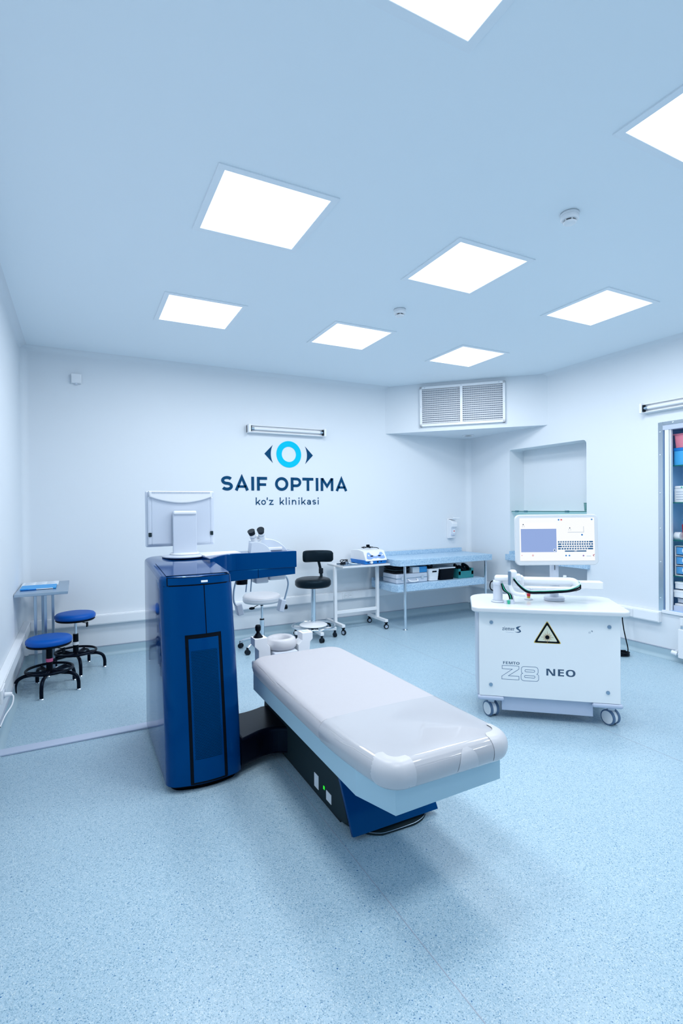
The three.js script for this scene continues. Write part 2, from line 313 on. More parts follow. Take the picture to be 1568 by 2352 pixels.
/* ---------- wall lettering and emblem ---------- */
{
  const D = 0.005;
  const o = thing('wall_sign', 'blue clinic emblem and name lettering on the wall under the lamp tube', 'wall sign', [2.41, 1.64, BACK]);
  const px = o.position;
  // stroke a polyline (world u, h) with a width, mitred, as a thin solid
  function stroke(pts, w, closed = false) {
    const n = pts.length, Lp = [], Rp = [];
    for (let i = 0; i < n; i++) {
      const p = pts[i], a = closed ? pts[(i - 1 + n) % n] : pts[i - 1], b = closed ? pts[(i + 1) % n] : pts[i + 1];
      const d = (q, r) => { const x = r[0] - q[0], y = r[1] - q[1], l = Math.hypot(x, y); return [x / l, y / l]; };
      const d0 = a ? d(a, p) : d(p, b), d1 = b ? d(p, b) : d0; const nx = -(d0[1] + d1[1]), ny = d0[0] + d1[0], l = Math.hypot(nx, ny);
      const N = [nx / l, ny / l], k = Math.min(2.2, 1 / Math.max(0.3, N[0] * -d0[1] + N[1] * d0[0])) * w / 2;
      Lp.push([p[0] + N[0] * k, p[1] + N[1] * k]); Rp.push([p[0] - N[0] * k, p[1] - N[1] * k]);
    }
    let s; if (closed) { s = poly(Lp); const s2 = poly(Rp); const area = q => THREE.ShapeUtils.area(q.getPoints()); if (Math.abs(area(s)) < Math.abs(area(s2))) { s2.holes.push(new THREE.Path(Lp.map(q => new THREE.Vector2(...q)))); s = s2; } else s.holes.push(new THREE.Path(Rp.map(q => new THREE.Vector2(...q)))); }
    else s = poly([...Lp, ...Rp.reverse()]);
    const g = ext(s, D); g.translate(-px.x, -px.y, 0); return g;
  }
  const arc = (cx, cy, rx, ry, a0, a1, n = 18) => Array.from({ length: n + 1 }, (_, i) => { const a = (a0 + (a1 - a0) * i / n) * DEG; return [cx + rx * Math.cos(a), cy + ry * Math.sin(a)]; });
  const add = (name, list) => obj(name, list, M.signNavy, o);
  const h0 = 1.829, h1 = 2.001, H = h1 - h0, w = 0.036;
  const sLetter = (a, b, y0, y1, q) => { const c = (a + b) / 2, rx = (b - a - q) / 2, ry = (y1 - y0 - q) / 4, ct = y1 - q / 2 - ry, cb = y0 + q / 2 + ry; return stroke([...arc(c, ct, rx, ry, 32, 90, 6), ...arc(c, ct, rx * 0.96, ry, 96, 255, 14), ...arc(c, cb, rx * 0.96, ry, 78, -84, 14), ...arc(c, cb, rx, ry, -90, -150, 6)], q); };
  const aLetter = (a, b) => { const m = (a + b) / 2, e = w * 0.52; return [stroke([[a + e, h0], [m, h1 - 0.008], [b - e, h0]], w), stroke([[a + (b - a) * 0.22, h0 + H * 0.28], [b - (b - a) * 0.22, h0 + H * 0.28]], w * 0.8)]; };
  add('letter_s', sLetter(1.545, 1.693, h0 - 0.003, h1 + 0.003, w));
  add('letter_a', aLetter(1.714, 1.894));
  add('letter_i', stroke([[1.9435, h0], [1.9435, h1]], w));
  add('letter_f', [stroke([[2.017, h0], [2.017, h1]], w), stroke([[2.03, h1 - w / 2], [2.132, h1 - w / 2]], w), stroke([[2.03, h0 + H * 0.44], [2.118, h0 + H * 0.44]], w * 0.9)]);
  add('letter_o', stroke(arc(2.329, (h0 + h1) / 2, 0.09 - w / 2, 0.088 - w / 2, 0, 352, 44), w, true));
  add('letter_p', [stroke([[2.472, h0], [2.472, h1]], w), stroke([[2.485, h1 - w / 2], [2.535, h1 - w / 2], ...arc(2.535, h1 - w / 2 - 0.0445, 0.048, 0.0445, 80, -80, 14), [2.535, h1 - w / 2 - 0.089], [2.485, h1 - w / 2 - 0.089]], w * 0.95)]);
  add('letter_t', [stroke([[2.618, h1 - w / 2], [2.774, h1 - w / 2]], w), stroke([[2.696, h0], [2.696, h1 - w]], w)]);
  add('letter_i', stroke([[2.828, h0], [2.828, h1]], w));
  add('letter_m', [stroke([[2.900, h0], [2.900, h1]], w), stroke([[3.051, h0], [3.051, h1]], w), stroke([[2.904, h1 - 0.006], [2.9755, h0 + H * 0.36], [3.047, h1 - 0.006]], w * 0.9)]);
  add('letter_a', aLetter(3.103, 3.283));
  // second line
  const b0 = 1.648, xh = 0.062, as = 0.094, q = 0.0115, mid = b0 + xh / 2;
  const kLetter = (a, b) => [stroke([[a + q / 2, b0], [a + q / 2, b0 + as]], q), stroke([[b - 0.004, b0 + xh], [a + q, b0 + xh * 0.32]], q), stroke([[a + (b - a) * 0.42, b0 + xh * 0.56], [b - 0.004, b0]], q)];
  const iLetter = (c) => [stroke([[c, b0], [c, b0 + xh]], q), stroke([[c, b0 + 0.078], [c, b0 + 0.092]], q * 1.15)];
  add('letter_k', kLetter(1.981, 2.039)); add('letter_o', stroke(arc(2.0825, mid, 0.03 - q / 2, xh / 2 - q / 2, 0, 348, 30), q, true));
  add('apostrophe', stroke([[2.133, b0 + 0.094], [2.130, b0 + 0.062]], q)); add('letter_z', stroke([[2.155, b0 + xh - q / 2], [2.205, b0 + xh - q / 2], [2.165, b0 + q / 2], [2.216, b0 + q / 2]], q * 1.05));
  add('letter_k', kLetter(2.300, 2.359)); add('letter_l', stroke([[2.3885, b0], [2.3885, b0 + as]], q)); add('letter_i', iLetter(2.430));
  add('letter_n', [stroke([[2.473, b0], [2.473, b0 + xh]], q), stroke([[2.476, b0 + 0.036], ...arc(2.4985, b0 + 0.034, 0.0225, xh - 0.034 - q / 2, 175, 0, 12), [2.521, b0]], q)]);
  add('letter_i', iLetter(2.5665)); add('letter_k', kLetter(2.600, 2.660));
  add('letter_a', [stroke(arc(2.7055, b0 + 0.0205, 0.0195, 0.0155, 0, 345, 20), q, true), stroke([[2.687, b0 + 0.051], ...arc(2.7085, b0 + 0.04, 0.0205, 0.0165, 120, 0, 10), [2.729, b0]], q)]);
  add('letter_s', sLetter(2.759, 2.811, b0, b0 + xh, q)); add('letter_i', iLetter(2.8425));
  // emblem
  const ring = new THREE.Shape(); ring.absarc(0, 0, 0.171, 0, Math.PI * 2); const hole = new THREE.Path(); hole.absarc(0, 0, 0.0985, 0, Math.PI * 2, true); ring.holes.push(hole);
  const rg = ext(ring, D, 0, 1, 48); rg.translate(2.432 - px.x, 2.300 - px.y, 0); obj('iris_ring', rg, M.signCyan, o, 'bright cyan ring');
  for (const s of [-1, 1]) { const t = new THREE.Shape(); t.moveTo(s * 0.335, 0); t.lineTo(s * 0.224, 0.114); t.quadraticCurveTo(s * 0.279, 0, s * 0.224, -0.114); t.closePath(); const g = ext(t, D, 0, 1, 20); g.translate(2.436 - px.x, 2.297 - px.y, 0); obj('eye_corner', g, M.signNavy, o); }
}

/* ---------- wall lamps with bare tubes ---------- */
function tubeLamp(label, pos, turn, L) {
  const o = thing('tube_lamp', label, 'wall lamp', pos, turn, 'unlit wall lamps with bare tubes');
  obj('housing', [lbox(0, 0, 0.022, L, 0.1, 0.044, 0.006), lbox(0, 0.042, 0.05, L - 0.04, 0.008, 0.04, 0.002), lbox(0, -0.042, 0.05, L - 0.04, 0.008, 0.04, 0.002)], M.white, o);
  for (const s of [-1, 1]) { const e = obj('end_cap', lbox(s * (L / 2 - 0.016), 0, 0.05, 0.032, 0.108, 0.1, 0.008), M.white, o); obj('tube_holder', lbox(s * (L / 2 - 0.037), 0, 0.066, 0.014, 0.07, 0.046, 0.004), M.dark, e); }
  const t = new THREE.CylinderGeometry(0.0165, 0.0165, L - 0.16, 20); t.rotateZ(Math.PI / 2); t.translate(0, 0, 0.068); const tb = obj('glass_tube', t, M.white, o);
  for (const s of [-1, 1]) { const c = new THREE.CylinderGeometry(0.0175, 0.0175, 0.035, 18); c.rotateZ(Math.PI / 2); c.translate(s * (L / 2 - 0.062), 0, 0.068); obj('tube_end', c, M.steelDark, tb); }
}
tubeLamp('unlit tube lamp on the wall right above the round cyan emblem', [2.40, 2.595, BACK], 0, 1.06);
tubeLamp('unlit tube lamp on the right wall above the built-in cabinet', [RIGHT, 2.625, 2.89], -Math.PI / 2, 1.06);

/* ---------- soap dispenser ---------- */
{
  const o = thing('soap_dispenser', 'white elbow soap dispenser on the wall above the far counter', 'dispenser', [5.05, 1.12, BACK]);
  obj('back_plate', lbox(0, 0.15, 0.008, 0.11, 0.3, 0.016, 0.006), M.white, o);
  const s = new THREE.Shape(); s.moveTo(0, 0.0); s.lineTo(0.05, 0.01); s.lineTo(0.06, 0.1); s.quadraticCurveTo(0.062, 0.16, 0.1, 0.18); s.lineTo(0.104, 0.22); s.quadraticCurveTo(0.08, 0.27, 0.03, 0.275); s.lineTo(0, 0.275); s.closePath();
  const g = ext(s, 0.092, 0.005, 3); g.rotateY(-Math.PI / 2); g.translate(0.046, 0, 0.014); obj('housing', g, M.white, o);
  const bt = obj('bottle', [lbox(0, 0.105, 0.072, 0.07, 0.13, 0.05, 0.016, 3), lbox(0, 0.175, 0.072, 0.03, 0.03, 0.03, 0.006)], M.grey, o);
  obj('bottle_label', lbox(0, 0.105, 0.0985, 0.045, 0.06, 0.002, 0), M.paper, bt); obj('label_mark', lbox(0.004, 0.11, 0.1, 0.022, 0.014, 0.002, 0), M.red, bt);
  obj('elbow_lever', [lbox(0.0, 0.295, 0.07, 0.06, 0.016, 0.11, 0.006), lbox(0.02, 0.305, 0.135, 0.12, 0.02, 0.035, 0.009, 3)], M.white, o);
}

/* ---------- laser console: blue tower with cantilever arm and microscope ---------- */
{
  const o = thing('laser_console', 'tall glossy dark blue laser tower with an arm carrying a microscope', 'laser machine', [0.64, 0, 3.52]);
  const C = o.position, uc = 0.64, hw = 0.22, rc = 0.05;
  const topH = v => 1.2 + 0.055 * THREE.MathUtils.clamp((v - 3.2) / 0.8, -0.2, 1.1);
  const fv = (u, h) => { const d = Math.abs(u - uc), t = Math.max(0, h) / 1.2; let v = 3.0 + 0.2 * Math.pow(t, 1.25) - 0.045 * (1 - (d / hw) * (d / hw)); if (d > hw - rc) { const e = Math.min(rc, d - (hw - rc)); v += rc - Math.sqrt(rc * rc - e * e); } return v; };
  const P = (u, h, v) => V(u - C.x, h, -v - C.z);
  // body
  const planAt = (h, ins) => {
    const pts = [], L = uc - hw + ins, R = uc + hw - ins, N = 30;
    for (let i = 0; i <= N; i++) { const s = -Math.cos(Math.PI * i / N); const d = s * hw; pts.push([uc + s * (hw - ins), fv(uc + d, h) + ins]); }
    const vb = 4.05 - ins, rb = 0.09; pts.push([R, 3.4], [R, 3.7]);
    for (let i = 0; i <= 8; i++) { const a = i / 8 * Math.PI / 2; pts.push([R - rb + rb * Math.cos(a), vb - rb + rb * Math.sin(a)]); }
    for (let i = 0; i <= 8; i++) { const a = Math.PI / 2 + i / 8 * Math.PI / 2; pts.push([L + rb + rb * Math.cos(a), vb - rb + rb * Math.sin(a)]); }
    pts.push([L, 3.7], [L, 3.4]); return pts;
  };
  const rows = [];
  const hs = [0.035, 0.05]; for (let i = 1; i <= 14; i++) hs.push(0.05 + (1.17 - 0.05) * i / 14);
  for (const h of hs) rows.push(planAt(h, 0).map(([u, v]) => P(u, h * (topH(v) - 0.03) / 1.17, v)));
  for (let i = 1; i <= 6; i++) { const a = i / 6 * Math.PI / 2; rows.push(planAt(1.17, 0.03 * (1 - Math.cos(a))).map(([u, v]) => P(u, topH(v) - 0.03 + 0.03 * Math.sin(a), v))); }
  obj('body', crease(loft(rows), 0.9), M.blue, o);
  obj('plinth', loft([planAt(0, 0.03).map(([u, v]) => P(u, 0, v)), planAt(0, 0.03).map(([u, v]) => P(u, 0.036, v))]), M.black, o);
  // a panel that follows the front
  const patch = (u0, u1, h0, h1, off, thick = 0.006, nu = 12, nh = 14) => {
    const A = [], B = []; const clampU = (u) => u;
    const rowsF = []; for (let j = 0; j <= nh; j++) { const r = []; const h = h0 + (h1 - h0) * j / nh; for (let i = 0; i <= nu; i++) { const u = clampU(u0 + (u1 - u0) * i / nu); r.push(P(u, h, fv(u, h) - off)); } rowsF.push(r); }
    const rowsB = rowsF.map(r => r.map(p => V(p.x, p.y, p.z - thick)));
    // outline loop front + back joined as strips
    const g1 = loft(rowsF, false, false, false), g2 = loft(rowsB, false, false, false);
    const edge = [...rowsF[0].map((_, i) => [0, i]), ...rowsF.slice(1).map((_, j) => [j + 1, nu]), ...rowsF[0].slice(0, -1).map((_, i) => [nh, nu - 1 - i]), ...rowsF.slice(1, -1).map((_, j) => [nh - 1 - j, 0])];
    const g3 = loft([edge.map(([j, i]) => rowsB[j][i]), edge.map(([j, i]) => rowsF[j][i])], true, false, false);
    const uv = new Float32Array(g1.attributes.position.count * 2); let k = 0; for (let j = 0; j <= nh; j++) for (let i = 0; i <= nu; i++) { uv[k++] = u0 + (u1 - u0) * i / nu; uv[k++] = h0 + (h1 - h0) * j / nh; }
    g1.setAttribute('uv', new THREE.BufferAttribute(uv, 2));
    return [norm(g1), norm(g2), norm(g3)];
  };
  obj('gap_shade_sheet', [...patch(0.441, 0.839, 0.045, 1.146, 0.0012, 0.001), ...patch(0.458, 0.842, 1.146, 1.1955, 0.0022, 0.002, 12, 3)], M.black, o);  // black sheet behind the panels puts the shade of the gaps into colour
  obj('front_panel', [...patch(0.437, 0.665, 0.862, 1.143, 0.006), ...patch(0.437, 0.543, 0.04, 0.862, 0.006)], M.blue, o);
  obj('front_panel', [...patch(0.671, 0.843, 0.862, 1.143, 0.006), ...patch(0.757, 0.843, 0.04, 0.862, 0.006)], M.blue, o);
  const lid = obj('top_lid', patch(0.463, 0.837, 1.151, 1.192, 0.006, 0.006, 12, 3), M.blue, o);
  { // lid carries on over the top
    const r = []; for (let j = 0; j <= 6; j++) { const v = 3.205 + j / 6 * 0.5; r.push([-1, 1].map(s => P(uc + 0.01 + s * (0.19 - 0.0 * j), topH(v) + 0.004, v))); }
    const g = loft(r, false, false, false); const g2 = loft(r.map(q => q.map(p => V(p.x, p.y - 0.006, p.z))), false, false, false); obj('lid_top', [g, g2], M.blue, lid);
  }
  obj('door_channel', patch(0.545, 0.755, 0.038, 0.860, 0.0025, 0.002), M.black, o);
  const dr = obj('vent_door', [...patch(0.562, 0.573, 0.05, 0.838, 0.007), ...patch(0.727, 0.738, 0.05, 0.838, 0.007), ...patch(0.573, 0.727, 0.05, 0.17, 0.007), ...patch(0.573, 0.727, 0.77, 0.838, 0.007)], M.blue, o);
  const holes = dataTex(64, (x, y) => { const px = (x % 32) - 16, py = (y % 32) - 16; const off = y >= 32 ? 16 : 0; const qx = ((x + off) % 32) - 16; const c = Math.hypot(qx, py) < 9.5 ? 0 : 255; return [c, c, c]; }, false); holes.repeat.set(1 / 0.017, 1 / 0.017);
  const mm = mat(lin(0.0, 0.045, 0.16), { physical: true, roughness: 0.3, specularIntensity: 0.4, specularColor: lin(0.05, 0.5, 1), alphaMap: holes, transparent: true, side: THREE.DoubleSide });
  obj('vent_mesh', patch(0.573, 0.727, 0.17, 0.77, 0.0065, 0.0005)[0], mm, dr, 'dark blue perforated mesh');
  obj('name_sticker', patch(0.652, 0.692, 1.160, 1.172, 0.0075, 0.001, 4, 2), M.paper, o);
  // arm
  const armBox = (u0, u1, h0, h1, v0, v1, r = 0.012) => wbox(o, u0, u1, h0, h1, v0, v1, r, 3);
  const ap = new THREE.Shape(); ap.moveTo(0.80, 3.55); ap.quadraticCurveTo(0.93, 3.82, 1.05, 3.82); ap.lineTo(1.535, 3.805); ap.lineTo(1.535, 4.02); ap.lineTo(0.80, 4.03); ap.closePath();
  const arm = obj('arm', plan(o, ap, 1.132, 1.262, 0.006), M.blue, o);
  const low = new THREE.Shape(); low.moveTo(0.84, 1.128); low.lineTo(1.532, 1.128); low.lineTo(1.532, 1.079); low.quadraticCurveTo(1.2, 1.062, 0.84, 1.03); low.closePath();
  for (const [a, b] of [[0.84, 1.2235], [1.2315, 1.532]]) { const bot = u => 1.05 + 0.029 * (u - 0.84) / 0.69; const g = ext(poly([[a, 1.13], [b, 1.13], [b, bot(b)], [a, bot(a)]]), 0.19, 0.003, 2); g.translate(-C.x, 0, -4.005 - C.z); obj('arm_lower_cover', g, M.blue, arm); }
  obj('arm_top_plate', plan(o, [[0.80, 3.7], [1.03, 3.84], [1.10, 3.84], [1.10, 4.01], [0.80, 4.02]], 1.262, 1.268), M.white, arm);
  // underside fittings
  obj('underside_housing', [armBox(1.25, 1.36, 1.0, 1.07, 3.95, 4.1), armBox(1.36, 1.50, 1.02, 1.08, 3.93, 4.12)], M.white, o);
  obj('underside_lens', cyl(1.15 - C.x, 1.0, -4.0 - C.z, 0.045, 0.045, 0.06), M.black, o);
  const W = (u, h, v) => P(u, h, v);
  const l1 = obj('swing_arm', [tube([W(1.50, 1.06, 4.0), W(1.535, 1.02, 4.0), W(1.545, 0.975, 4.0), W(1.525, 0.89, 4.0), W(1.495, 0.80, 4.0)], 0.0075, 24)], M.steel, o);
  const lb = lbox(0, 0, 0, 0.045, 0.1, 0.07, 0.008); lb.rotateZ(-0.25); lb.translate(1.482 - C.x, 0.8, -4.0 - C.z); obj('lamp_head', lb, M.grey, l1);
  const kn = cyl(0, 0, 0, 0.02, 0.02, 0.03, 18); kn.rotateZ(-Math.PI / 2); kn.translate(1.50 - C.x, 0.782, -4.0 - C.z); obj('knob', kn, M.black, l1);
  obj('sensor_rod', [rod(W(1.205, 1.07, 4.02), W(1.188, 0.93, 4.02), 0.005), rod(W(1.24, 1.07, 4.02), W(1.228, 0.93, 4.02), 0.005)], M.steelDark, o);
  const l2 = obj('swing_arm', tube([W(1.13, 1.06, 4.05), W(1.10, 0.95, 4.05), W(1.10, 0.85, 4.05), W(1.13, 0.80, 4.05)], 0.0075, 24), M.steel, o);
  const lb2 = lbox(0, 0, 0, 0.05, 0.09, 0.07, 0.008); lb2.rotateZ(0.2); lb2.translate(1.14 - C.x, 0.79, -4.05 - C.z); obj('lamp_head', lb2, M.grey, l2);
  // microscope
  const mz = -3.925 - C.z, hp = new THREE.Shape(); // side profile running away in v, swept along u: rises at the left, falls to the right
  hp.moveTo(1.172, 1.264); hp.lineTo(1.180, 1.336); hp.quadraticCurveTo(1.19, 1.346, 1.225, 1.342); hp.quadraticCurveTo(1.30, 1.325, 1.33, 1.264); hp.closePath();
  const gh = ext(hp, 0.05, 0.004, 2); gh.translate(-C.x, 0, mz + 0.06); const mic = obj('microscope', gh, M.grey, o);
  const hb = new THREE.Shape(); hb.moveTo(1.21, 1.264); hb.lineTo(1.22, 1.342); hb.quadraticCurveTo(1.33, 1.368, 1.39, 1.342); hb.quadraticCurveTo(1.45, 1.315, 1.485, 1.264); hb.closePath();
  const gb = ext(hb, 0.13, 0.006, 3); gb.translate(-C.x, 0, mz - 0.08); obj('hood', gb, M.grey, mic);
  obj('front_lip', lbox(1.385 - C.x, 1.281, mz + 0.05, 0.12, 0.025, 0.03, 0.006), M.white, mic);
  const ax = V(-0.42, 0.84, 0.30).normalize(), side = V(1, 0.42, -0.1).normalize();          // tubes lean back and to the left
  const hub = W(1.262, 1.350, 3.90);
  obj('binocular_body', [rod(hub.clone().addScaledVector(side, -0.05), hub.clone().addScaledVector(side, 0.05), 0.026, 18), rod(hub.clone().addScaledVector(ax, 0.035).addScaledVector(side, -0.04), hub.clone().addScaledVector(ax, 0.035).addScaledVector(side, 0.04), 0.011, 12), rod(hub.clone().addScaledVector(ax, -0.03), hub.clone().addScaledVector(ax, 0.01), 0.034, 18)], M.white, mic);
  for (const k of [-1, 1]) {
    const a0 = hub.clone().addScaledVector(side, k * 0.033).addScaledVector(ax, -0.005), tip = ax.clone().addScaledVector(V(0, 0, 1), k > 0 ? 0.5 : 0.1).normalize();
    const e = (f, g, r0, r1, nm, m2) => obj(nm, rod(a0.clone().addScaledVector(tip, f), a0.clone().addScaledVector(tip, g), r0, 22, r1), m2, mic);
    e(0, 0.058, 0.028, 0.025, 'eyepiece', M.white); e(0.058, 0.062, 0.026, 0.026, 'diopter_ring', M.greyMid); e(0.062, 0.085, 0.024, 0.024, 'eyepiece', M.white); e(0.085, 0.118, 0.024, 0.029, 'eyecup', M.dark);
  }
}
/* ---------- monitor standing on the tower, seen from behind ---------- */
{
  const o = thing('monitor', 'light grey computer monitor seen from behind, standing on the blue tower', 'monitor', [0.70, 1.252, 3.93]);
  const C = o.position, y = h => h - 1.252;
  obj('base', lathe([[0, -0.004], [0.155, -0.004], [0.163, 0.002], [0.163, 0.010], [0.1, 0.018], [0, 0.02]]), M.grey, o);
  obj('turntable', lathe([[0, 0.016], [0.10, 0.016], [0.11, 0.020], [0.10, 0.03], [0, 0.032]]), M.white, o);
  const neck = roundRect(-0.079, 0, 0.079, 0.315, [0.0, 0.0, 0.008, 0.008]); const ng = ext(neck, 0.022, 0.006, 3); ng.translate(-0.005, 0.02, 0.02); const st = obj('stand', ng, M.grey, o);
  obj('stand_cap', lbox(-0.005, 0.325, 0.034, 0.165, 0.026, 0.05, 0.01, 3), M.white, st);
  const cs = obj('casing', lbox(-0.022, y(1.534), -0.04, 0.498, 0.41, 0.035, 0.012, 3), M.grey, o);
  obj('rear_cover', lbox(-0.022, y(1.522), -0.018, 0.432, 0.36, 0.04, 0.016, 3), M.grey, o);
  const hump = new THREE.Shape(); hump.moveTo(-0.215, 0); hump.quadraticCurveTo(0, -0.085, 0.215, 0); hump.lineTo(0.22, 0.03); hump.lineTo(-0.22, 0.03); hump.closePath();
  const hg = ext(hump, 0.04, 0.008, 3); hg.translate(-0.022, y(1.70), -0.03); obj('rear_hump', hg, M.white, o);
  for (let i = 0; i < 46; i++) obj('vent_slot', lbox(-0.022 - 0.205 + i * 0.41 / 45, y(1.726), 0.0185, 0.0035, 0.014, 0.004, 0), M.greyMid, cs);
  for (const s of [-1, 1]) { const rr = obj('side_rib', lbox(-0.022 + s * 0.222, y(1.52), -0.014, 0.026, 0.35, 0.03, 0.01, 3), M.grey, o); obj('clip', lbox(-0.022 + s * 0.222, y(1.42), 0.003, 0.022, 0.03, 0.012, 0.004), M.charcoal, rr); }
  obj('screen', lbox(-0.022, y(1.534), -0.059, 0.44, 0.35, 0.004, 0), M.black, o);
}

/* ---------- patient bed ---------- */
{
  const o = thing('patient_bed', 'white padded patient bed on a dark swivel base in the middle of the room', 'bed', [1.40, 0, 2.7]);
  const C = o.position, P = (u, h, v) => V(u - C.x, h, -v - C.z);
  // cushion: plan rounded at one end, straight at the other
  function cushion(vEnd, vJoint, uL, uR, rEnd, hB, hT, re, tl = 0, tr = tl) {
    const s = Math.sign(vEnd - vJoint), rows = [];
    const ring = (ins, h, dome) => {
      const L = uL + ins, R = uR - ins, ve = vEnd - s * ins, r = Math.max(0.01, rEnd - ins), pts = [], n = 10;
      pts.push([L, vJoint]); for (let k = 1; k <= 6; k++) pts.push([L + tl * (k / 6) ** 2, vJoint + (ve - s * r - vJoint) * k / 6]);
      for (let i = 1; i <= n; i++) { const a = i / n * Math.PI / 2; pts.push([L + tl + r - r * Math.cos(a), ve - s * r + s * r * Math.sin(a)]); }
      for (let k = 1; k <= 4; k++) pts.push([L + tl + r + (R - L - tl - tr - 2 * r) * k / 5, ve]);
      for (let i = 0; i < n; i++) { const a = Math.PI / 2 - i / n * Math.PI / 2; pts.push([R - tr - r + r * Math.cos(a), ve - s * r + s * r * Math.sin(a)]); }
      for (let k = 0; k < 6; k++) pts.push([R - tr * (1 - k / 6) ** 2, ve - s * r + (vJoint - ve + s * r) * k / 6]);
      pts.push([R, vJoint]); for (let k = 1; k < 8; k++) pts.push([R + (L - R) * k / 8, vJoint]);
      return pts.map(([u, v]) => P(u, h, v));
    };
    const rm = re, hm = hT - re;                 // rolled side: a below, re above
    for (let i = 0; i <= 4; i++) { const a = -Math.PI / 2.3 * (1 - i / 4); rows.push(ring(0.028 * (1 - Math.cos(a)), Math.max(hB, hm + (hm - hB) * Math.sin(a)))); }
    for (let i = 1; i <= 9; i++) { const a = i / 9 * Math.PI / 2; rows.push(ring(rm * (1 - Math.cos(a)), hm + re * Math.sin(a))); }
    for (const [ins, d] of [[0.1, 0.0025], [0.18, 0.004], [0.26, 0.0045]]) rows.push(ring(ins, hT + d));
    let g = loft(rows); if (s > 0) { /* winding handled by double-sided tracing */ }
    return planarUV(crease(g, 0.8), 1.1);
  }
  const m1 = obj('mattress', cushion(3.375, 2.196, 0.992, 1.702, 0.12, 0.495, 0.600, 0.052, 0.014), M.vinylMat, o, 'matt white upholstered head section');
  void m1;
  const m2 = obj('foot_cushion', cushion(1.648, 2.192, 0.990, 1.704, 0.11, 0.493, 0.602, 0.055, 0.035, -0.006), M.vinylGloss, o, 'foot section under a shiny clear cover');
  // sewn caps on the corners at the foot, and the tab in between
  const capShape = (su) => {
    const uE = su < 0 ? 1.025 : 1.710, rows = [], N = 9;
    for (let i = 0; i <= 9; i++) { const a = -1.0 + (i / 9) * (Math.PI / 2 + 0.95), r = []; const ins = 0.055 * (1 - Math.cos(Math.max(0, a))) + (a < 0 ? 0.026 * (1 - Math.cos(a)) : 0) - 0.0018; const h = 0.547 + (a > 0 ? 0.0565 : 0.05) * Math.sin(a);
      for (let j = 0; j <= N; j++) { const t = j / N; const R = 0.11 - ins; const ang = t * Math.PI / 2; const ext2 = 0.03; let u, v; if (t < 0.2) { u = 0; v = 0; } u = uE - su * (-0) ; const cu = uE - su * 0.11, cvv = 1.648 + 0.11; const a2 = ang; u = cu + su * R * Math.cos(a2); v = cvv - R * Math.sin(a2); if (j === 0) v += ext2; if (j === N) u -= su * ext2; r.push(P(u, h, v)); }
      rows.push(r); }
    const top = []; for (let j = 0; j <= N; j++) { const t = j / N, ang = t * Math.PI / 2, cu = uE - su * 0.11, cvv = 1.648 + 0.11; let u = cu + su * 0.045 * Math.cos(ang), v = cvv - 0.045 * Math.sin(ang); if (j === 0) v += 0.02; if (j === N) u -= su * 0.02; top.push(P(u, 0.6065, v)); }
    rows.push(top);
    return crease(loft(rows, false, false, false), 0.9);
  };
  obj('corner_cap', capShape(-1), M.capVinyl, m2); obj('corner_cap', capShape(1), M.capVinyl, m2);
  { // half-round tab at the middle of the foot edge
    const r = []; for (let i = 0; i <= 8; i++) { const a = -1.0 + i / 8 * 2.0, ins = a > 0 ? 0.055 * (1 - Math.cos(a)) : 0.026 * (1 - Math.cos(a)), h = 0.547 + (a > 0 ? 0.055 : 0.05) * Math.sin(a), hwid = 0.055 * Math.sqrt(Math.max(0.02, 1 - (i / 8.2) ** 2)); r.push([-1, -0.5, 0, 0.5, 1].map(s => P(1.43 + s * hwid, h, 1.648 + ins - 0.0015))); }
    obj('front_tab', crease(loft(r, false, false, false), 0.9), M.capVinyl, m2);
  }
  // frame with sloping corners
  const fr = [[1.035, 3.335], [1.030, 1.90], [1.10, 1.70], [1.66, 1.715], [1.685, 1.80], [1.68, 3.335]];
  obj('bed_frame', plan(o, fr, 0.382, 0.497, 0.003), M.apron, o);
  // base: charcoal sides, raked blue front
  const sd = poly([[2.215, 0.05], [2.40, 0.38], [3.46, 0.38], [3.50, 0.10], [3.42, 0.02], [2.30, 0.02]]);
  const bg = ext(sd, 0.49); bg.rotateY(Math.PI / 2); bg.translate(1.155 - C.x, 0, -C.z);
  const base = obj('base', bg, M.charcoal, o);
  obj('base_skirt', plan(o, [[1.165, 2.32], [1.635, 2.32], [1.635, 3.42], [1.165, 3.42]], 0, 0.06), M.black, base);
  { const f = poly([[2.150, 0.025], [2.165, 0.018], [2.395, 0.38], [2.375, 0.38]]); const g = ext(f, 0.50, 0.002, 1); g.rotateY(Math.PI / 2); g.translate(1.150 - C.x, 0, -C.z); obj('base_front', g, M.blue, o, 'glossy blue raked front panel'); }
  { const q = new THREE.Shape(); q.moveTo(1.17, 2.5); q.lineTo(1.17, 2.36); q.quadraticCurveTo(1.19, 2.17, 1.30, 2.128); q.lineTo(1.48, 2.122); q.quadraticCurveTo(1.55, 2.13, 1.585, 2.17); q.quadraticCurveTo(1.635, 2.26, 1.635, 2.36); q.lineTo(1.635, 2.5); q.closePath();
    const bp = obj('base_plate', plan(o, q, 0, 0.012, 0.002), M.charcoal, o); void bp; const pts = q.getPoints(10).slice(0, -1).map(p => P(p.x, 0.012, p.y)); obj('plate_rim', tube(pts.slice(1, -1), 0.0016, 60, 6), M.steel, bp); }
  // stickers, lamp and cable on the base side
  obj('sticker', wbox(o, 1.1525, 1.155, 0.05, 0.125, 2.56, 2.615, 0), M.paper, base); obj('sticker', wbox(o, 1.1525, 1.155, 0.05, 0.1, 2.40, 2.46, 0), M.paper, base);
  obj('status_light', wbox(o, 1.1525, 1.156, 0.088, 0.106, 2.482, 2.497, 0.001), M.led, base, 'small green light');
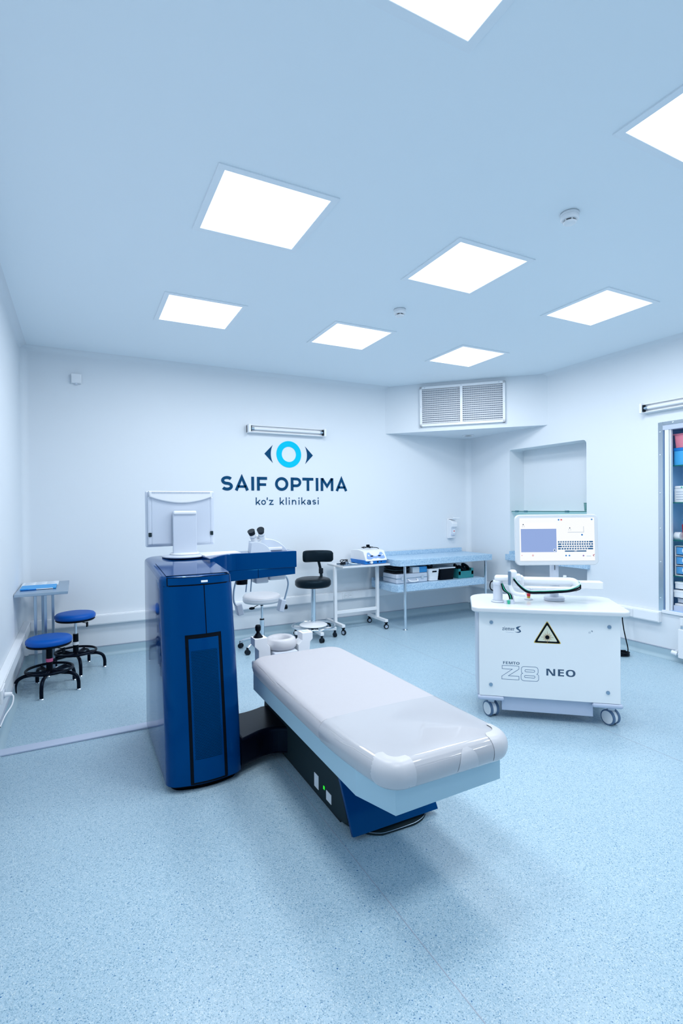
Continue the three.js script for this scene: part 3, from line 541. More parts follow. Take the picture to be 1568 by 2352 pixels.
  obj('cable', tube([P(1.145, 0.39, 3.42), P(1.135, 0.33, 3.38), P(1.135, 0.30, 3.30), P(1.14, 0.32, 3.2), P(1.15, 0.38, 3.12)], 0.006, 24, 6), M.black, base);
  // swivel arm towards the tower
  { const q = new THREE.Shape(); q.moveTo(0.866, 3.03); q.lineTo(0.95, 3.07); q.quadraticCurveTo(1.08, 3.14, 1.2, 3.02); q.lineTo(1.3, 2.98); q.lineTo(1.3, 3.44); q.lineTo(1.12, 3.44); q.quadraticCurveTo(1.0, 3.38, 0.866, 3.40); q.closePath();
    obj('swivel_arm', plan(o, q, 0.045, 0.215, 0.02), M.blackGloss, o); }
  // head ring and the two control posts
  const hr = obj('head_ring', (() => { const g = lathe([[0.055, 0.05], [0.052, 0.02], [0.07, 0], [0.10, 0], [0.114, 0.015], [0.117, 0.04], [0.108, 0.07], [0.088, 0.084], [0.068, 0.074], [0.055, 0.05]], 40); const p = P(1.312, 0.575, 3.56); g.translate(p.x, p.y, p.z); return g; })(), M.capVinyl, o, 'ring-shaped white head cushion');
  obj('ring_support', [wbox(o, 1.22, 1.40, 0.50, 0.575, 3.44, 3.65, 0.01), wbox(o, 1.10, 1.56, 0.44, 0.50, 3.35, 3.60, 0.01)], M.grey, hr);
  const post = (u0, u1, foot) => { const s = poly([[u0, 0.68], [u1, 0.68], [u1 - foot * 0 + 0.0, 0.635], [u1 + foot * 0.02, 0.615], [u1 + foot * 0.03, 0.48], [u0 + foot * 0.03, 0.48], [u0 + foot * 0.03, 0.60], [u0, 0.63]]); const g = ext(s, 0.09, 0.003, 2); g.translate(-C.x, 0, -3.57 - C.z); return obj('control_post', g, M.white, o); };
  const p1 = post(1.09, 1.178, 1); const j0 = P(1.128, 0.683, 3.525);
  obj('joystick', (() => { const g = lathe([[0.034, 0], [0.034, 0.006], [0.026, 0.010], [0.028, 0.014], [0.02, 0.018], [0.022, 0.022], [0.013, 0.03], [0.012, 0.04], [0.02, 0.052], [0.021, 0.075], [0.016, 0.088], [0, 0.09]], 24); g.translate(j0.x, j0.y, j0.z); return g; })(), M.black, p1, 'black joystick');
  const p2 = post(1.452, 1.53, -1); obj('keypad', wbox(o, 1.47, 1.515, 0.682, 0.6855, 3.50, 3.55, 0.001), M.grey, p2);
}

/* ---------- mobile laser cart with screen and arm ---------- */
{
  const o = thing('laser_cart', 'white wheeled eye-laser cart with a touch screen and folded arm', 'laser machine', [3.055, 0, 2.655], -40 * DEG);
  const body = new THREE.Shape(roundRect(-0.505, 0.0, 0.50, 0.52, [0.02, 0.02, 0.12, 0.12]).getPoints(12));
  const bg = ext(body, 0.645); bg.rotateX(-Math.PI / 2); bg.translate(0, 0.175, -0.022); obj('cabinet', bg, M.grey, o);
  // front glass panel with its print
  const W = 1.0, Hh = 0.648, px0 = -0.50, py0 = 0.175;
  const print = canvasTex(2000, 1296, (x, w, h) => {
    const X = a => (a - px0) / W * w, Y = b => h - (b - py0) / Hh * h, S = w / W;
    x.fillStyle = '#f8fcff'; x.fillRect(0, 0, w, h);
    const text = (s, a, b, width, height, font, fill, stroke) => { x.save(); x.font = font + ' 100px sans-serif'; const m = x.measureText(s).width; x.translate(X(a), Y(b)); x.scale(width * S / m, height * S / 73); if (fill) { x.fillStyle = fill; x.fillText(s, 0, 0); } x.restore(); };
    text('FEMTO', -0.318, 0.420, 0.122, 0.020, 'bold', '#46607c');
    text('NEO', -0.020, 0.352, 0.214, 0.052, 'bold', '#3c5672');
    text('ziemer', -0.319, 0.673, 0.088, 0.026, 'bold', '#49637f');
    x.strokeStyle = '#9fb3c8'; x.lineWidth = 3; x.beginPath(); x.moveTo(X(-0.295), Y(0.660)); x.lineTo(X(-0.238), Y(0.658)); x.stroke();
    // curved mark
    x.fillStyle = '#41607f'; x.beginPath(); x.moveTo(X(-0.183), Y(0.709)); x.quadraticCurveTo(X(-0.225), Y(0.706), X(-0.221), Y(0.690)); x.quadraticCurveTo(X(-0.212), Y(0.680), X(-0.196), Y(0.672)); x.quadraticCurveTo(X(-0.205), Y(0.663), X(-0.232), Y(0.664)); x.quadraticCurveTo(X(-0.196), Y(0.652), X(-0.186), Y(0.668)); x.quadraticCurveTo(X(-0.184), Y(0.678), X(-0.205), Y(0.690)); x.quadraticCurveTo(X(-0.200), Y(0.700), X(-0.183), Y(0.709)); x.fill();
    text('iO', 0.278, 0.676, 0.014, 0.012, '', '#47647f'); text('N', 0.295, 0.686, 0.012, 0.012, 'bold', '#47647f');
    // outlined Z and 8
    x.strokeStyle = '#45648a'; x.lineWidth = 6.5; x.lineJoin = 'round';
    const pl = (p) => { x.beginPath(); p.forEach(([a, b], i) => i ? x.lineTo(X(a), Y(b)) : x.moveTo(X(a), Y(b))); x.closePath(); x.stroke(); };
    pl([[-0.322, 0.409], [-0.203, 0.409], [-0.203, 0.386], [-0.278, 0.333], [-0.203, 0.333], [-0.203, 0.306], [-0.325, 0.306], [-0.325, 0.328], [-0.249, 0.384], [-0.322, 0.384]]);
    const rr = (a0, b0, a1, b1, r) => { x.beginPath(); const L = X(a0), R = X(a1), t = Y(b1), b = Y(b0), q = r * S; x.moveTo(L + q, t); x.arcTo(R, t, R, b, q); x.arcTo(R, b, L, b, q); x.arcTo(L, b, L, t, q); x.arcTo(L, t, R, t, q); x.closePath(); x.stroke(); };
    rr(-0.160, 0.370, -0.092, 0.386, 0.007); rr(-0.163, 0.327, -0.090, 0.343, 0.007);
    const e = (a, b) => [X(a), Y(b)]; x.beginPath(); x.moveTo(...e(-0.165, 0.409)); x.lineTo(...e(-0.088, 0.409)); x.quadraticCurveTo(...e(-0.068, 0.407), ...e(-0.068, 0.388)); x.lineTo(...e(-0.068, 0.372)); x.quadraticCurveTo(...e(-0.068, 0.360), ...e(-0.078, 0.357)); x.quadraticCurveTo(...e(-0.064, 0.353), ...e(-0.064, 0.341)); x.lineTo(...e(-0.064, 0.325)); x.quadraticCurveTo(...e(-0.064, 0.304), ...e(-0.086, 0.303)); x.lineTo(...e(-0.166, 0.303)); x.quadraticCurveTo(...e(-0.188, 0.304), ...e(-0.188, 0.325)); x.lineTo(...e(-0.188, 0.341)); x.quadraticCurveTo(...e(-0.188, 0.353), ...e(-0.175, 0.357)); x.quadraticCurveTo(...e(-0.185, 0.360), ...e(-0.185, 0.372)); x.lineTo(...e(-0.185, 0.388)); x.quadraticCurveTo(...e(-0.185, 0.408), ...e(-0.165, 0.409)); x.closePath(); x.stroke();
  });
  const pmat = new THREE.MeshPhysicalMaterial({ color: 0xffffff, map: print, roughness: 0.1 });
  const pg = norm(lbox((px0 + 0.5), py0 + Hh / 2, -0.006, W * 0.976, Hh, 0.012, 0.002)); { const p = pg.attributes.position, uv = pg.attributes.uv; for (let i = 0; i < p.count; i++) uv.setXY(i, (p.getX(i) - px0) / W, (p.getY(i) - py0) / Hh); }
  const fp = obj('front_panel', pg, pmat, o, 'white glass panel with dark lettering');
  for (const [a, b] of [[-0.398, 0.730], [0.416, 0.728], [-0.404, 0.260], [0.405, 0.254]]) { const g = cyl(0, 0, 0, 0.014, 0.012, 0.008, 20); g.rotateX(Math.PI / 2); g.translate(a, b, 0); obj('bolt', g, M.steelDark, fp); }
  // laser warning triangle
  const tri = (k, y = 0) => { const r = 0.106 * k, s = new THREE.Shape(), q = 0.12 * r, pts = [90, 210, 330].map(a => [r * Math.cos(a * DEG), r * Math.sin(a * DEG)]); pts.forEach((p, i) => { const n = pts[(i + 1) % 3], b = pts[(i + 2) % 3], d = (t) => { const x = t[0] - p[0], yy = t[1] - p[1], l = Math.hypot(x, yy); return [p[0] + x / l * q, p[1] + yy / l * q]; }; const a0 = d(b), a1 = d(n); i ? s.lineTo(...a0) : s.moveTo(...a0); s.quadraticCurveTo(p[0], p[1], ...a1); }); s.closePath(); return s; };
  const sg = (s, z) => { const g = ext(s, 0.0006, 0, 1, 8); g.translate(-0.003, 0.645, z); return g; };
  const wsn = obj('warning_sign', sg(tri(1.06), 0), M.yellow, fp, 'triangular laser warning sign'); obj('sign_border', sg(tri(0.99), 0.0007), M.black, wsn); 
  obj('sign_field', sg(tri(0.76), 0.0014), mat(lin(0.80, 0.82, 0.66), { roughness: 0.5 }), wsn);
  const rays = []; for (let i = 0; i < 24; i++) { const L = i % 6 === 0 ? 0.044 : i % 2 ? 0.02 : 0.032; const g = lbox(0.011 + L / 2 * 0.7, 0, 0, L * 0.75, 0.0018, 0.0006, 0); g.rotateZ(i * 15 * DEG); g.translate(-0.003, 0.635, 0.0024); rays.push(g); } 
  obj('sign_rays', rays, mat(lin(0.45, 0.22, 0.05), { roughness: 0.5 }), wsn); { const g = cyl(0, 0, 0, 0.0145, 0.0145, 0.0012, 24); g.rotateX(Math.PI / 2); g.translate(-0.003, 0.635, 0.0025); obj('sign_dot', g, M.black, wsn); }
  // tabletop
  const tp = roundRect(-0.53, -0.045, 0.54, 0.58, [0.06, 0.05, 0.10, 0.17]); const tg = ext(tp, 0.016, 0.012, 4, 14); tg.rotateX(-Math.PI / 2); tg.translate(0, 0.822, 0); obj('tabletop', tg, M.whiteGloss, o);
  // lower skirt, bumpers and castors
  const sk = poly([[-0.322, 0.172], [-0.322, 0.066], [0.309, 0.066], [0.309, 0.172]]); const skg = ext(sk, 0.3, 0.003, 2); skg.translate(0, 0, -0.33); obj('lower_tray', skg, M.lilac, o);
  for (const [a, b] of [[-0.50, -0.31], [0.30, 0.505]]) obj('bumper', lbox((a + b) / 2, 0.157, -0.09, b - a, 0.032, 0.20, 0.014, 3), M.lilac, o);
  for (const [a, z, t] of [[-0.40, -0.075, 1.37], [0.44, -0.075, 1.45], [-0.40, -0.44, 1.3], [0.44, -0.44, 1.2]]) {
    const fork = obj('castor', [lbox(a, 0.125, z, 0.05, 0.04, 0.06, 0.012, 3), cyl(a, 0.14, z, 0.012, 0.012, 0.03)], M.grey, o);
    for (const s of [-1, 1]) { const w = (r, d, x) => { const g = new THREE.CylinderGeometry(r, r, d, 28); g.rotateZ(Math.PI / 2); g.translate(x, 0, 0); g.rotateY(t - 0.8); g.translate(a, 0.056, z); return g; };
      obj('tyre', w(0.056, 0.018, s * 0.026), M.tyre, fork); obj('wheel_disc', w(0.046, 0.02, s * 0.027), M.white, fork); }
    const g = new THREE.CylinderGeometry(0.05, 0.05, 0.034, 24); g.rotateZ(Math.PI / 2); g.rotateY(t - 0.8); g.translate(a, 0.056, z); obj('wheel_guard', g, M.white, fork);
  }
  // screen on its pole
  const pz = -0.34, sc = thing; void sc;
  obj('screen_base', lathe([[0, 0.85], [0.075, 0.85], [0.078, 0.855], [0.078, 0.872], [0.07, 0.88], [0, 0.88]]).translate(0.105, 0, pz), M.grey, o);
  obj('screen_pole', cyl(0.105, 0.87, pz, 0.033, 0.033, 0.36, 28), M.grey, o);
  obj('pole_slot', lbox(0.105, 1.12, pz + 0.033, 0.004, 0.05, 0.003, 0), M.dark, o);
  const yaw = 0.20, dw = 0.625, dh = 0.385;
  const pivot = (g) => { g.rotateX(-0.04); g.rotateY(yaw); g.translate(0.118, 1.335, pz + 0.06); return g; };
  const hs = ext(roundRect(-dw / 2, -dh / 2, dw / 2, dh / 2, 0.03), 0.03, 0.006, 3, 10); hs.translate(0, 0, -0.036); const hsg = obj('display', pivot(hs), M.whiteGloss, o);
  const ui = canvasTex(1200, 700, (x, w, h) => {
    x.fillStyle = '#fbfdff'; x.fillRect(0, 0, w, h);
    x.fillStyle = '#ffffff'; x.fillRect(14, 80, 570, 90); x.fillStyle = '#92aade'; x.fillRect(20, 178, 570, 380);
    x.fillStyle = '#f4f8ff'; x.beginPath(); x.arc(557, 528, 22, 0, 7); x.fill(); x.fillStyle = '#0b4f88'; x.beginPath(); x.arc(557, 528, 13, 0, 7); x.fill();
    const head = (a, b) => { x.fillStyle = '#13364f'; x.beginPath(); x.arc(a, b, 9, 0, 7); x.fill(); x.strokeStyle = '#9db4c4'; x.lineWidth = 4; x.beginPath(); x.moveTo(a - 14, b + 46); x.lineTo(a - 16, b + 20); x.lineTo(a - 6, b + 14); x.moveTo(a + 14, b + 46); x.lineTo(a + 16, b + 20); x.lineTo(a + 6, b + 14); x.stroke(); };
    head(60, 106); x.strokeStyle = '#9fb4c6'; x.lineWidth = 6; x.beginPath(); x.moveTo(772, 238); x.lineTo(1028, 238); x.lineTo(1028, 142); x.stroke(); head(806, 166);
    const dot = (a, b, c, r = 13) => { x.fillStyle = c; x.beginPath(); x.arc(a, b, r, 0, 7); x.fill(); };
    dot(630, 32, '#1173c4'); x.fillStyle = '#d43a44'; x.fillRect(660, 22, 26, 20); dot(1160, 30, '#3a8ac8'); dot(1000, 280, '#1173c4', 14);
    dot(738, 617, '#2b83cf'); dot(792, 617, '#2b83cf'); dot(1016, 620, '#8b78b4'); dot(32, 609, '#d05b6a', 6); x.strokeStyle = '#d0606c'; x.lineWidth = 6; x.beginPath(); x.arc(207, 612, 10, 0, 7); x.stroke();
    x.fillStyle = '#b7d6ec'; x.fillRect(1066, 622, 72, 10); x.strokeStyle = '#a3324a'; x.lineWidth = 9; x.beginPath(); x.moveTo(1168, 612); x.lineTo(1186, 632); x.moveTo(1166, 614); x.lineTo(1196, 600); x.stroke();
    x.fillStyle = '#15588f'; const row = (y, first, n, last) => { let p = 612; const H2 = 24; x.fillRect(p, y, first, H2); p += first + 12; const kw = (560 - first - last - 12 * (n + 1)) / n; for (let i = 0; i < n; i++) { x.fillRect(p, y, kw, H2); p += kw + 12; } x.fillRect(p, y, last, H2); };
    row(382, 26, 12, 62); row(419, 58, 12, 28); row(457, 66, 11, 60); row(494, 44, 10, 84); x.fillRect(720, 535, 344, 20);
    x.fillStyle = '#e8f2fb'; for (const y of [388, 425, 463, 500]) for (let i = 0; i < 11; i++) x.fillRect(664 + i * 39, y + 4, 6, 9); x.fillRect(872, 541, 40, 7);
  });
  const uiMat = new THREE.MeshStandardMaterial({ color: 0x101010, roughness: 0.3, emissive: 0xffffff, emissiveMap: ui, emissiveIntensity: 0.98 });
  const ug = norm(new THREE.PlaneGeometry(dw - 0.045, dh - 0.05)); ug.translate(0, 0.004, 0.0015); obj('touch_screen', pivot(ug), uiMat, hsg, 'lit touch screen with an on-screen keyboard');
  // folded arm
  const A = (a, h, b) => V(a, h, b);
  obj('arm_column', [lathe([[0, 0.85], [0.05, 0.85], [0.052, 0.856], [0.05, 0.862], [0.036, 0.864], [0.036, 0.98], [0.039, 0.985], [0.039, 0.995], [0.036, 1.0], [0.036, 1.02], [0, 1.03]], 28).translate(-0.335, 0, -0.20)], M.grey, o);
  obj('arm_elbow', [lbox(-0.30, 1.035, -0.20, 0.12, 0.05, 0.075, 0.022, 4), lbox(-0.22, 1.03, -0.20, 0.10, 0.045, 0.05, 0.014, 3)], M.white, o);
  const b1 = -0.24; const ua = obj('upper_arm', [lbox(0.02, 1.015, b1, 0.42, 0.062, 0.062, 0.026, 4), lbox(-0.165, 1.015, b1 + 0.01, 0.05, 0.085, 0.085, 0.012, 3)], M.white, o);
  { const g = cyl(0, 0, 0, 0.012, 0.012, 0.016, 16); g.translate(0.165, 1.046, b1); obj('screw_cap', g, M.white, ua); }
  obj('wrist', [tube([A(0.18, 1.015, b1), A(0.225, 1.012, b1 + 0.005), A(0.245, 0.98, b1 + 0.01), A(0.225, 0.958, b1 + 0.012)], 0.03, 20, 14)], M.white, o);
  const fa = obj('forearm', [lbox(0.03, 0.958, b1 + 0.015, 0.40, 0.038, 0.045, 0.016, 4)], M.white, o);
  for (const a of [-0.085, 0.03, 0.13]) obj('cable_clip', lbox(a, 0.946, b1 + 0.045, 0.016, 0.03, 0.014, 0.003), M.grey, fa);
  const hp = obj('handpiece', [lbox(-0.225, 1.075, b1 + 0.09, 0.055, 0.07, 0.06, 0.02, 4), lbox(-0.19, 1.05, b1 + 0.09, 0.045, 0.06, 0.05, 0.016, 4), tube([A(-0.245, 1.06, b1 + 0.10), A(-0.245, 0.99, b1 + 0.11), A(-0.225, 0.94, b1 + 0.12), A(-0.17, 0.925, b1 + 0.12), A(-0.14, 0.925, b1 + 0.12)], 0.017, 28, 12)], M.white, o);
  obj('handpiece_shield', lbox(-0.255, 1.05, b1 + 0.12, 0.02, 0.11, 0.02, 0.006), M.steelDark, hp);
  for (const [dy, dz, m, r] of [[0, 0, M.black, 0.006], [0.009, 0.0, M.greenWire, 0.0028], [-0.007, 0.006, M.black, 0.004], [0.012, -0.004, M.grey, 0.005]]) obj('cable', tube([A(-0.225, 1.045 + dy, b1 + 0.13 + dz), A(-0.19, 1.0 + dy, b1 + 0.13 + dz), A(-0.12, 0.945 + dy, b1 + 0.10 + dz), A(-0.02, 0.936 + dy, b1 + 0.062 + dz), A(0.1, 0.944 + dy, b1 + 0.06 + dz), A(0.2, 0.955 + dy, b1 + 0.05 + dz), A(0.272, 0.985 + dy * 2, b1 + 0.03 + dz), A(0.25, 1.015 + dy, b1 + dz)], r, 60, 6), m, o);
  obj('cable', tube([A(-0.345, 1.02, -0.22), A(-0.385, 1.0, -0.23), A(-0.39, 0.95, -0.22), A(-0.36, 0.93, -0.2)], 0.005, 20, 6), M.black, o);
  for (const [k, m] of [[0, M.black], [1, M.greenWire], [2, M.black], [3, M.grey]]) obj('cable', tube([A(-0.31 + k * 0.004, 1.0, -0.16), A(-0.295 + k * 0.008, 0.95, -0.145), A(-0.265 + k * 0.01, 0.93 - k * 0.004, -0.14), A(-0.25 + k * 0.008, 0.885, -0.14), A(-0.25 + k * 0.006, 0.852, -0.14)], 0.006, 24, 6), m, o);
  obj('cable_gland', [cyl(-0.24, 0.848, -0.14, 0.026, 0.022, 0.035), cyl(-0.285, 0.848, -0.12, 0.012, 0.01, 0.03)], M.grey, o); obj('green_connector', cyl(-0.262, 0.848, -0.115, 0.008, 0.012, 0.03), M.greenWire, o);
  // emergency stop
  const es = obj('stop_button_base', [lathe([[0, 0.85], [0.032, 0.85], [0.032, 0.857], [0.018, 0.862], [0, 0.862]]).translate(-0.088, 0, -0.34)], M.grey, o);
  obj('stop_button_collar', cyl(-0.088, 0.86, -0.34, 0.012, 0.013, 0.018), M.yellow, es); obj('stop_button', cyl(-0.088, 0.876, -0.34, 0.0135, 0.015, 0.022), M.red, es, 'red emergency stop button');
  // white tray behind the arm
  obj('side_tray', [lbox(0.35, 0.975, -0.37, 0.22, 0.055, 0.10, 0.006), lbox(0.2, 0.965, -0.36, 0.12, 0.03, 0.03, 0.006)], M.white, o);
}

/* ---------- stools on the left ---------- */
function blueStool(label, u, v, seatH, turn, tapeMat, low) {
  const o = thing('work_stool', label, 'stool', [u, 0, v], turn, 'round blue work stools');
  const y = seatH, R = 0.185;
  obj('seat', lathe([[0, y + 0.004], [R * 0.7, y + 0.002], [R * 0.92, y - 0.006], [R, y - 0.022], [R, y - 0.045], [R * 0.95, y - 0.058], [0, y - 0.058]], 48), M.seatBlue, o, 'round bright blue padded seat');
  const pan = obj('seat_pan', lathe([[0, y - 0.058], [R * 0.96, y - 0.056], [R * 0.97, y - 0.068], [R * 0.93, y - 0.075], [R * 0.5, y - 0.08], [0.03, y - 0.1], [0, y - 0.1]], 40), M.black, o);
  obj('lever', [rod(V(0.03, y - 0.1, 0.03), V(0.08, y - 0.125, 0.07), 0.004), lbox(0.085, y - 0.14, 0.075, 0.03, 0.05, 0.012, 0.005)], M.black, pan);
  const colTop = low ? y - 0.07 : 0.36;
  if (!low) obj('gas_lift', cyl(0, 0.3, 0, 0.014, 0.014, y - 0.36), M.chrome, o);
  const c = obj('column', cyl(0, 0.13, 0, 0.027, 0.025, colTop - 0.13, 24), M.black, o);
  obj('tape', lathe([[0.0285, 0.252], [0.0285, 0.282], [0.027, 0.282], [0.027, 0.252], [0.0285, 0.252]], 24), tapeMat, c);
  for (let i = 0; i < 5; i++) { const a = i * 72 * DEG, d = (r, h) => V(Math.cos(a) * r, h, Math.sin(a) * r);
    const lg = obj('leg', tube([d(0.02, 0.165), d(0.12, 0.155), d(0.20, 0.15), d(0.245, 0.125), d(0.262, 0.08), d(0.264, 0.012)], 0.0155, 28, 10), M.blackGloss, o);
    const f = lathe([[0, 0], [0.022, 0], [0.022, 0.006], [0.012, 0.012], [0.008, 0.02], [0, 0.02]], 18); const p = d(0.264, 0); f.translate(p.x, 0, p.z); obj('glide', f, M.chrome, lg); }
  obj('foot_ring', torus(0.185, 0.0115, 0.185, 56), M.blackGloss, o);
  obj('ring_spoke', [0, 1, 2, 3, 4].map(i => rod(V(0.02 * Math.cos(i * 72 * DEG), 0.16, 0.02 * Math.sin(i * 72 * DEG)), V(0.185 * Math.cos(i * 72 * DEG), 0.18, 0.185 * Math.sin(i * 72 * DEG)), 0.008)), M.blackGloss, o);
}
blueStool('lower blue stool with a pink tape on its black column', -0.252, 5.27, 0.475, 0.75, M.pink, true);
blueStool('taller blue stool with a white tape on its column', -0.045, 5.80, 0.575, 1.1, M.paper, false);

/* ---------- corner table and what lies on it ---------- */
{
  const o = thing('corner_table', 'small steel-topped side table in the left corner behind the stools', 'table', [-0.31, 0, 5.7]);
  obj('tabletop', wbox(o, LEFT + 0.005, -0.098, 0.845, 0.87, 5.27, 6.07, 0.004), M.steel, o);
  for (const [u, v] of [[-0.375, 5.58], [-0.335, 5.95], [-0.295, 5.62], [-0.245, 5.92]]) obj('leg', wbox(o, u - 0.0125, u + 0.0125, 0, 0.845, v - 0.0125, v + 0.0125, 0.003), M.steel, o);
  obj('under_frame', [wbox(o, -0.40, -0.22, 0.81, 0.845, 5.56, 5.62, 0.003), wbox(o, -0.40, -0.22, 0.81, 0.845, 5.9, 5.97, 0.003)], M.steel, o);
  const f = thing('blue_folder', 'light blue document folder on the corner table under white sheets', 'folder', [-0.345, 0.871, 5.62]);
  obj('cover', lbox(0, 0.008, 0, 0.29, 0.014, 0.24, 0.004), M.cyanBox, f); obj('spine_label', lbox(0.02, 0.007, 0.1205, 0.2, 0.008, 0.002, 0), M.paper, f);
  const b = thing('dark_folder', 'dark blue corner of a folder under the light blue folder', 'folder', [-0.43, 0.871, 5.535]); obj('cover', lbox(0, 0.006, -0.02, 0.12, 0.010, 0.05, 0.003), M.blueBox, b); b.position.y = 0.8705; b.position.z = -5.50; b.position.x = -0.42;
  const s = thing('paper_sheets', 'white printed sheets lying behind the blue folder', 'papers', [-0.345, 0.871, 5.87]);
  const sheetTex = canvasTex(256, 256, (x, w, h) => { x.fillStyle = '#e6eef6'; x.fillRect(0, 0, w, h); x.fillStyle = '#9fb2c8'; for (let i = 0; i < 22; i++) for (let k = 0; k < 3; k++) x.fillRect(14 + k * 80, 12 + i * 11, 30 + ((i * 37 + k * 53) % 40), 4); });
  const sg2 = lbox(0, 0.006, 0, 0.31, 0.012, 0.24, 0.001); obj('sheet_stack', sg2, M.paper, s); const pl = new THREE.PlaneGeometry(0.30, 0.23); pl.rotateX(-Math.PI / 2); pl.translate(0, 0.0125, 0); obj('top_sheet', pl, mat(0xffffff, { map: sheetTex, roughness: 0.8 }), s);
}

/* ---------- sockets on the trunking ---------- */
{
  const o = thing('double_socket', 'white double power socket on the trunking behind the trolley', 'socket', [3.244, 0.405, BACK - 0.059]);
  obj('plate', lbox(0, 0, 0.004, 0.17, 0.082, 0.008, 0.003), M.white, o);
  for (const s of [-0.035, 0.035]) { const g = lathe([[0.026, 0], [0.03, 0], [0.03, 0.004], [0.026, 0.004], [0.024, 0.001], [0, 0.001]], 24); g.rotateX(Math.PI / 2); g.translate(s, 0, 0.008); const r = obj('socket_ring', g, M.white, o); for (const q of [-0.009, 0.009]) { const h = cyl(0, 0, 0, 0.003, 0.003, 0.002, 10); h.rotateX(Math.PI / 2); h.translate(s + q, 0, 0.009); obj('pin_hole', h, M.dark, r); } }
  const l = thing('wall_socket', 'white socket on the left wall trunking at the photo edge', 'socket', [LEFT + 0.059, 0.41, 3.98], Math.PI / 2);
  obj('plate', lbox(0, 0, 0.005, 0.17, 0.09, 0.01, 0.003), M.white, l); const rg = lathe([[0, 0.001], [0.025, 0.001], [0.028, 0.006], [0.03, 0]], 20); rg.rotateX(Math.PI / 2); rg.translate(0, 0, 0.01); obj('socket_ring', rg, M.grey, l);
  const c = thing('white_plug', 'white plug and looping cord in the left wall socket', 'plug', [LEFT + 0.07, 0.40, 3.98]);
  const pg2 = cyl(0, 0, 0, 0.018, 0.012, 0.045, 16); pg2.rotateZ(-Math.PI / 2); obj('plug_body', pg2, M.white, c);
  obj('cord', tube([V(0.04, 0, 0), V(0.052, -0.01, 0.015), V(0.05, -0.05, 0.05), V(0.02, -0.09, 0.12), V(0.01, -0.1, 0.3)], 0.0045, 30, 8), M.white, c);
  const r = thing('wall_socket', 'white socket on the right wall trunking with a black plug', 'socket', [RIGHT - 0.06, 0.423, 3.60], -Math.PI / 2);
  obj('plate', lbox(0, 0, 0.004, 0.16, 0.086, 0.008, 0.003), M.white, r); 
  const k = thing('power_cord', 'black power plug and cord hanging from the right wall trunking', 'cord', [RIGHT - 0.07, 0.41, 3.592]);
  const g = cyl(0, 0, 0, 0.024, 0.02, 0.05, 18); g.rotateZ(Math.PI / 2); obj('plug', g, M.black, k);
  const dz = 0.14; obj('cord', tube([V(-0.045, 0, 0), V(-0.07, -0.04, 0.005), V(-0.075, -0.15, 0.02), V(-0.09, -0.28, 0.06), V(-0.12, -0.36, 0.1), V(-0.16, -0.395, 0.12), V(-0.21, -0.395, 0.12)], 0.006, 40, 8), M.black, k);
  const coil = []; for (let i = 0; i < 90; i++) { const a = i * 0.42, t = i / 90; coil.push(V(-0.24 + Math.cos(a) * (0.055 + 0.01 * Math.sin(i)), -0.40 + t * 0.035, 0.13 + Math.sin(a) * 0.05)); } obj('coiled_slack', tube(coil, 0.006, 240, 6), M.black, k);
}

/* ---------- white round stool and black chair at the back ---------- */
function starBase(o, m, R, h, turn, castor, flat) {
  for (let i = 0; i < 5; i++) { const a = turn + i * 72 * DEG, d = (r, y) => V(Math.cos(a) * r, y, Math.sin(a) * r);
    let g; if (flat) { g = lbox(R / 2 + 0.02, h, 0, R, 0.04, 0.045, 0.008); g.rotateY(-a); } else g = tube([d(0.02, h + 0.02), d(R * 0.5, h + 0.015), d(R * 0.85, h - 0.01), d(R, h - 0.035)], 0.017, 20, 10);
    const lg = obj('leg', g, m, o); const c = d(R, 0), w = new THREE.CylinderGeometry(0.027, 0.027, 0.016, 18), w2 = w.clone(); w.rotateZ(Math.PI / 2); w2.rotateZ(Math.PI / 2); w.translate(-0.014, 0.027, 0); w2.translate(0.014, 0.027, 0); const tt = a * 1.7 + 0.6; w.rotateY(tt); w2.rotateY(tt); w.translate(c.x, 0, c.z); w2.translate(c.x, 0, c.z);
    obj('castor', [w, w2, cyl(c.x, 0.03, c.z, 0.016, 0.014, h - 0.05), lbox(c.x, 0.045, c.z, 0.034, 0.02, 0.034, 0.006)], castor, lg); }
}
{
  const o = thing('white_stool', 'white round stool on castors under the console arm', 'stool', [1.84, 0, 5.6]);
  const y = 0.635; obj('seat', lathe([[0, y], [0.16, y - 0.002], [0.2, y - 0.012], [0.214, y - 0.035], [0.214, y - 0.075], [0.2, y - 0.095], [0, y - 0.1]], 48), M.capVinyl, o);
  const pn = obj('seat_seam', torus(0.2145, 0.002, y - 0.045, 56), M.grey, o); void pn;
  obj('lever', [rod(V(0, y - 0.11, 0), V(-0.13, y - 0.145, 0.06), 0.004), (() => { const g = new THREE.SphereGeometry(0.034, 16, 10); g.scale(1, 0.45, 0.7); g.translate(-0.135, y - 0.148, 0.06); return g; })()], M.black, o);
  obj('piston', cyl(0, 0.33, 0, 0.014, 0.014, y - 0.43), M.chrome, o); obj('collar', cyl(0, y - 0.14, 0, 0.016, 0.018, 0.04), M.black, o);
  obj('column', cyl(0, 0.1, 0, 0.026, 0.026, 0.24), M.chrome, o); obj('column_cap', cyl(0, 0.335, 0, 0.027, 0.025, 0.012), M.black, o);
  starBase(o, M.chrome, 0.26, 0.10, 2.55, M.dark, false);
}
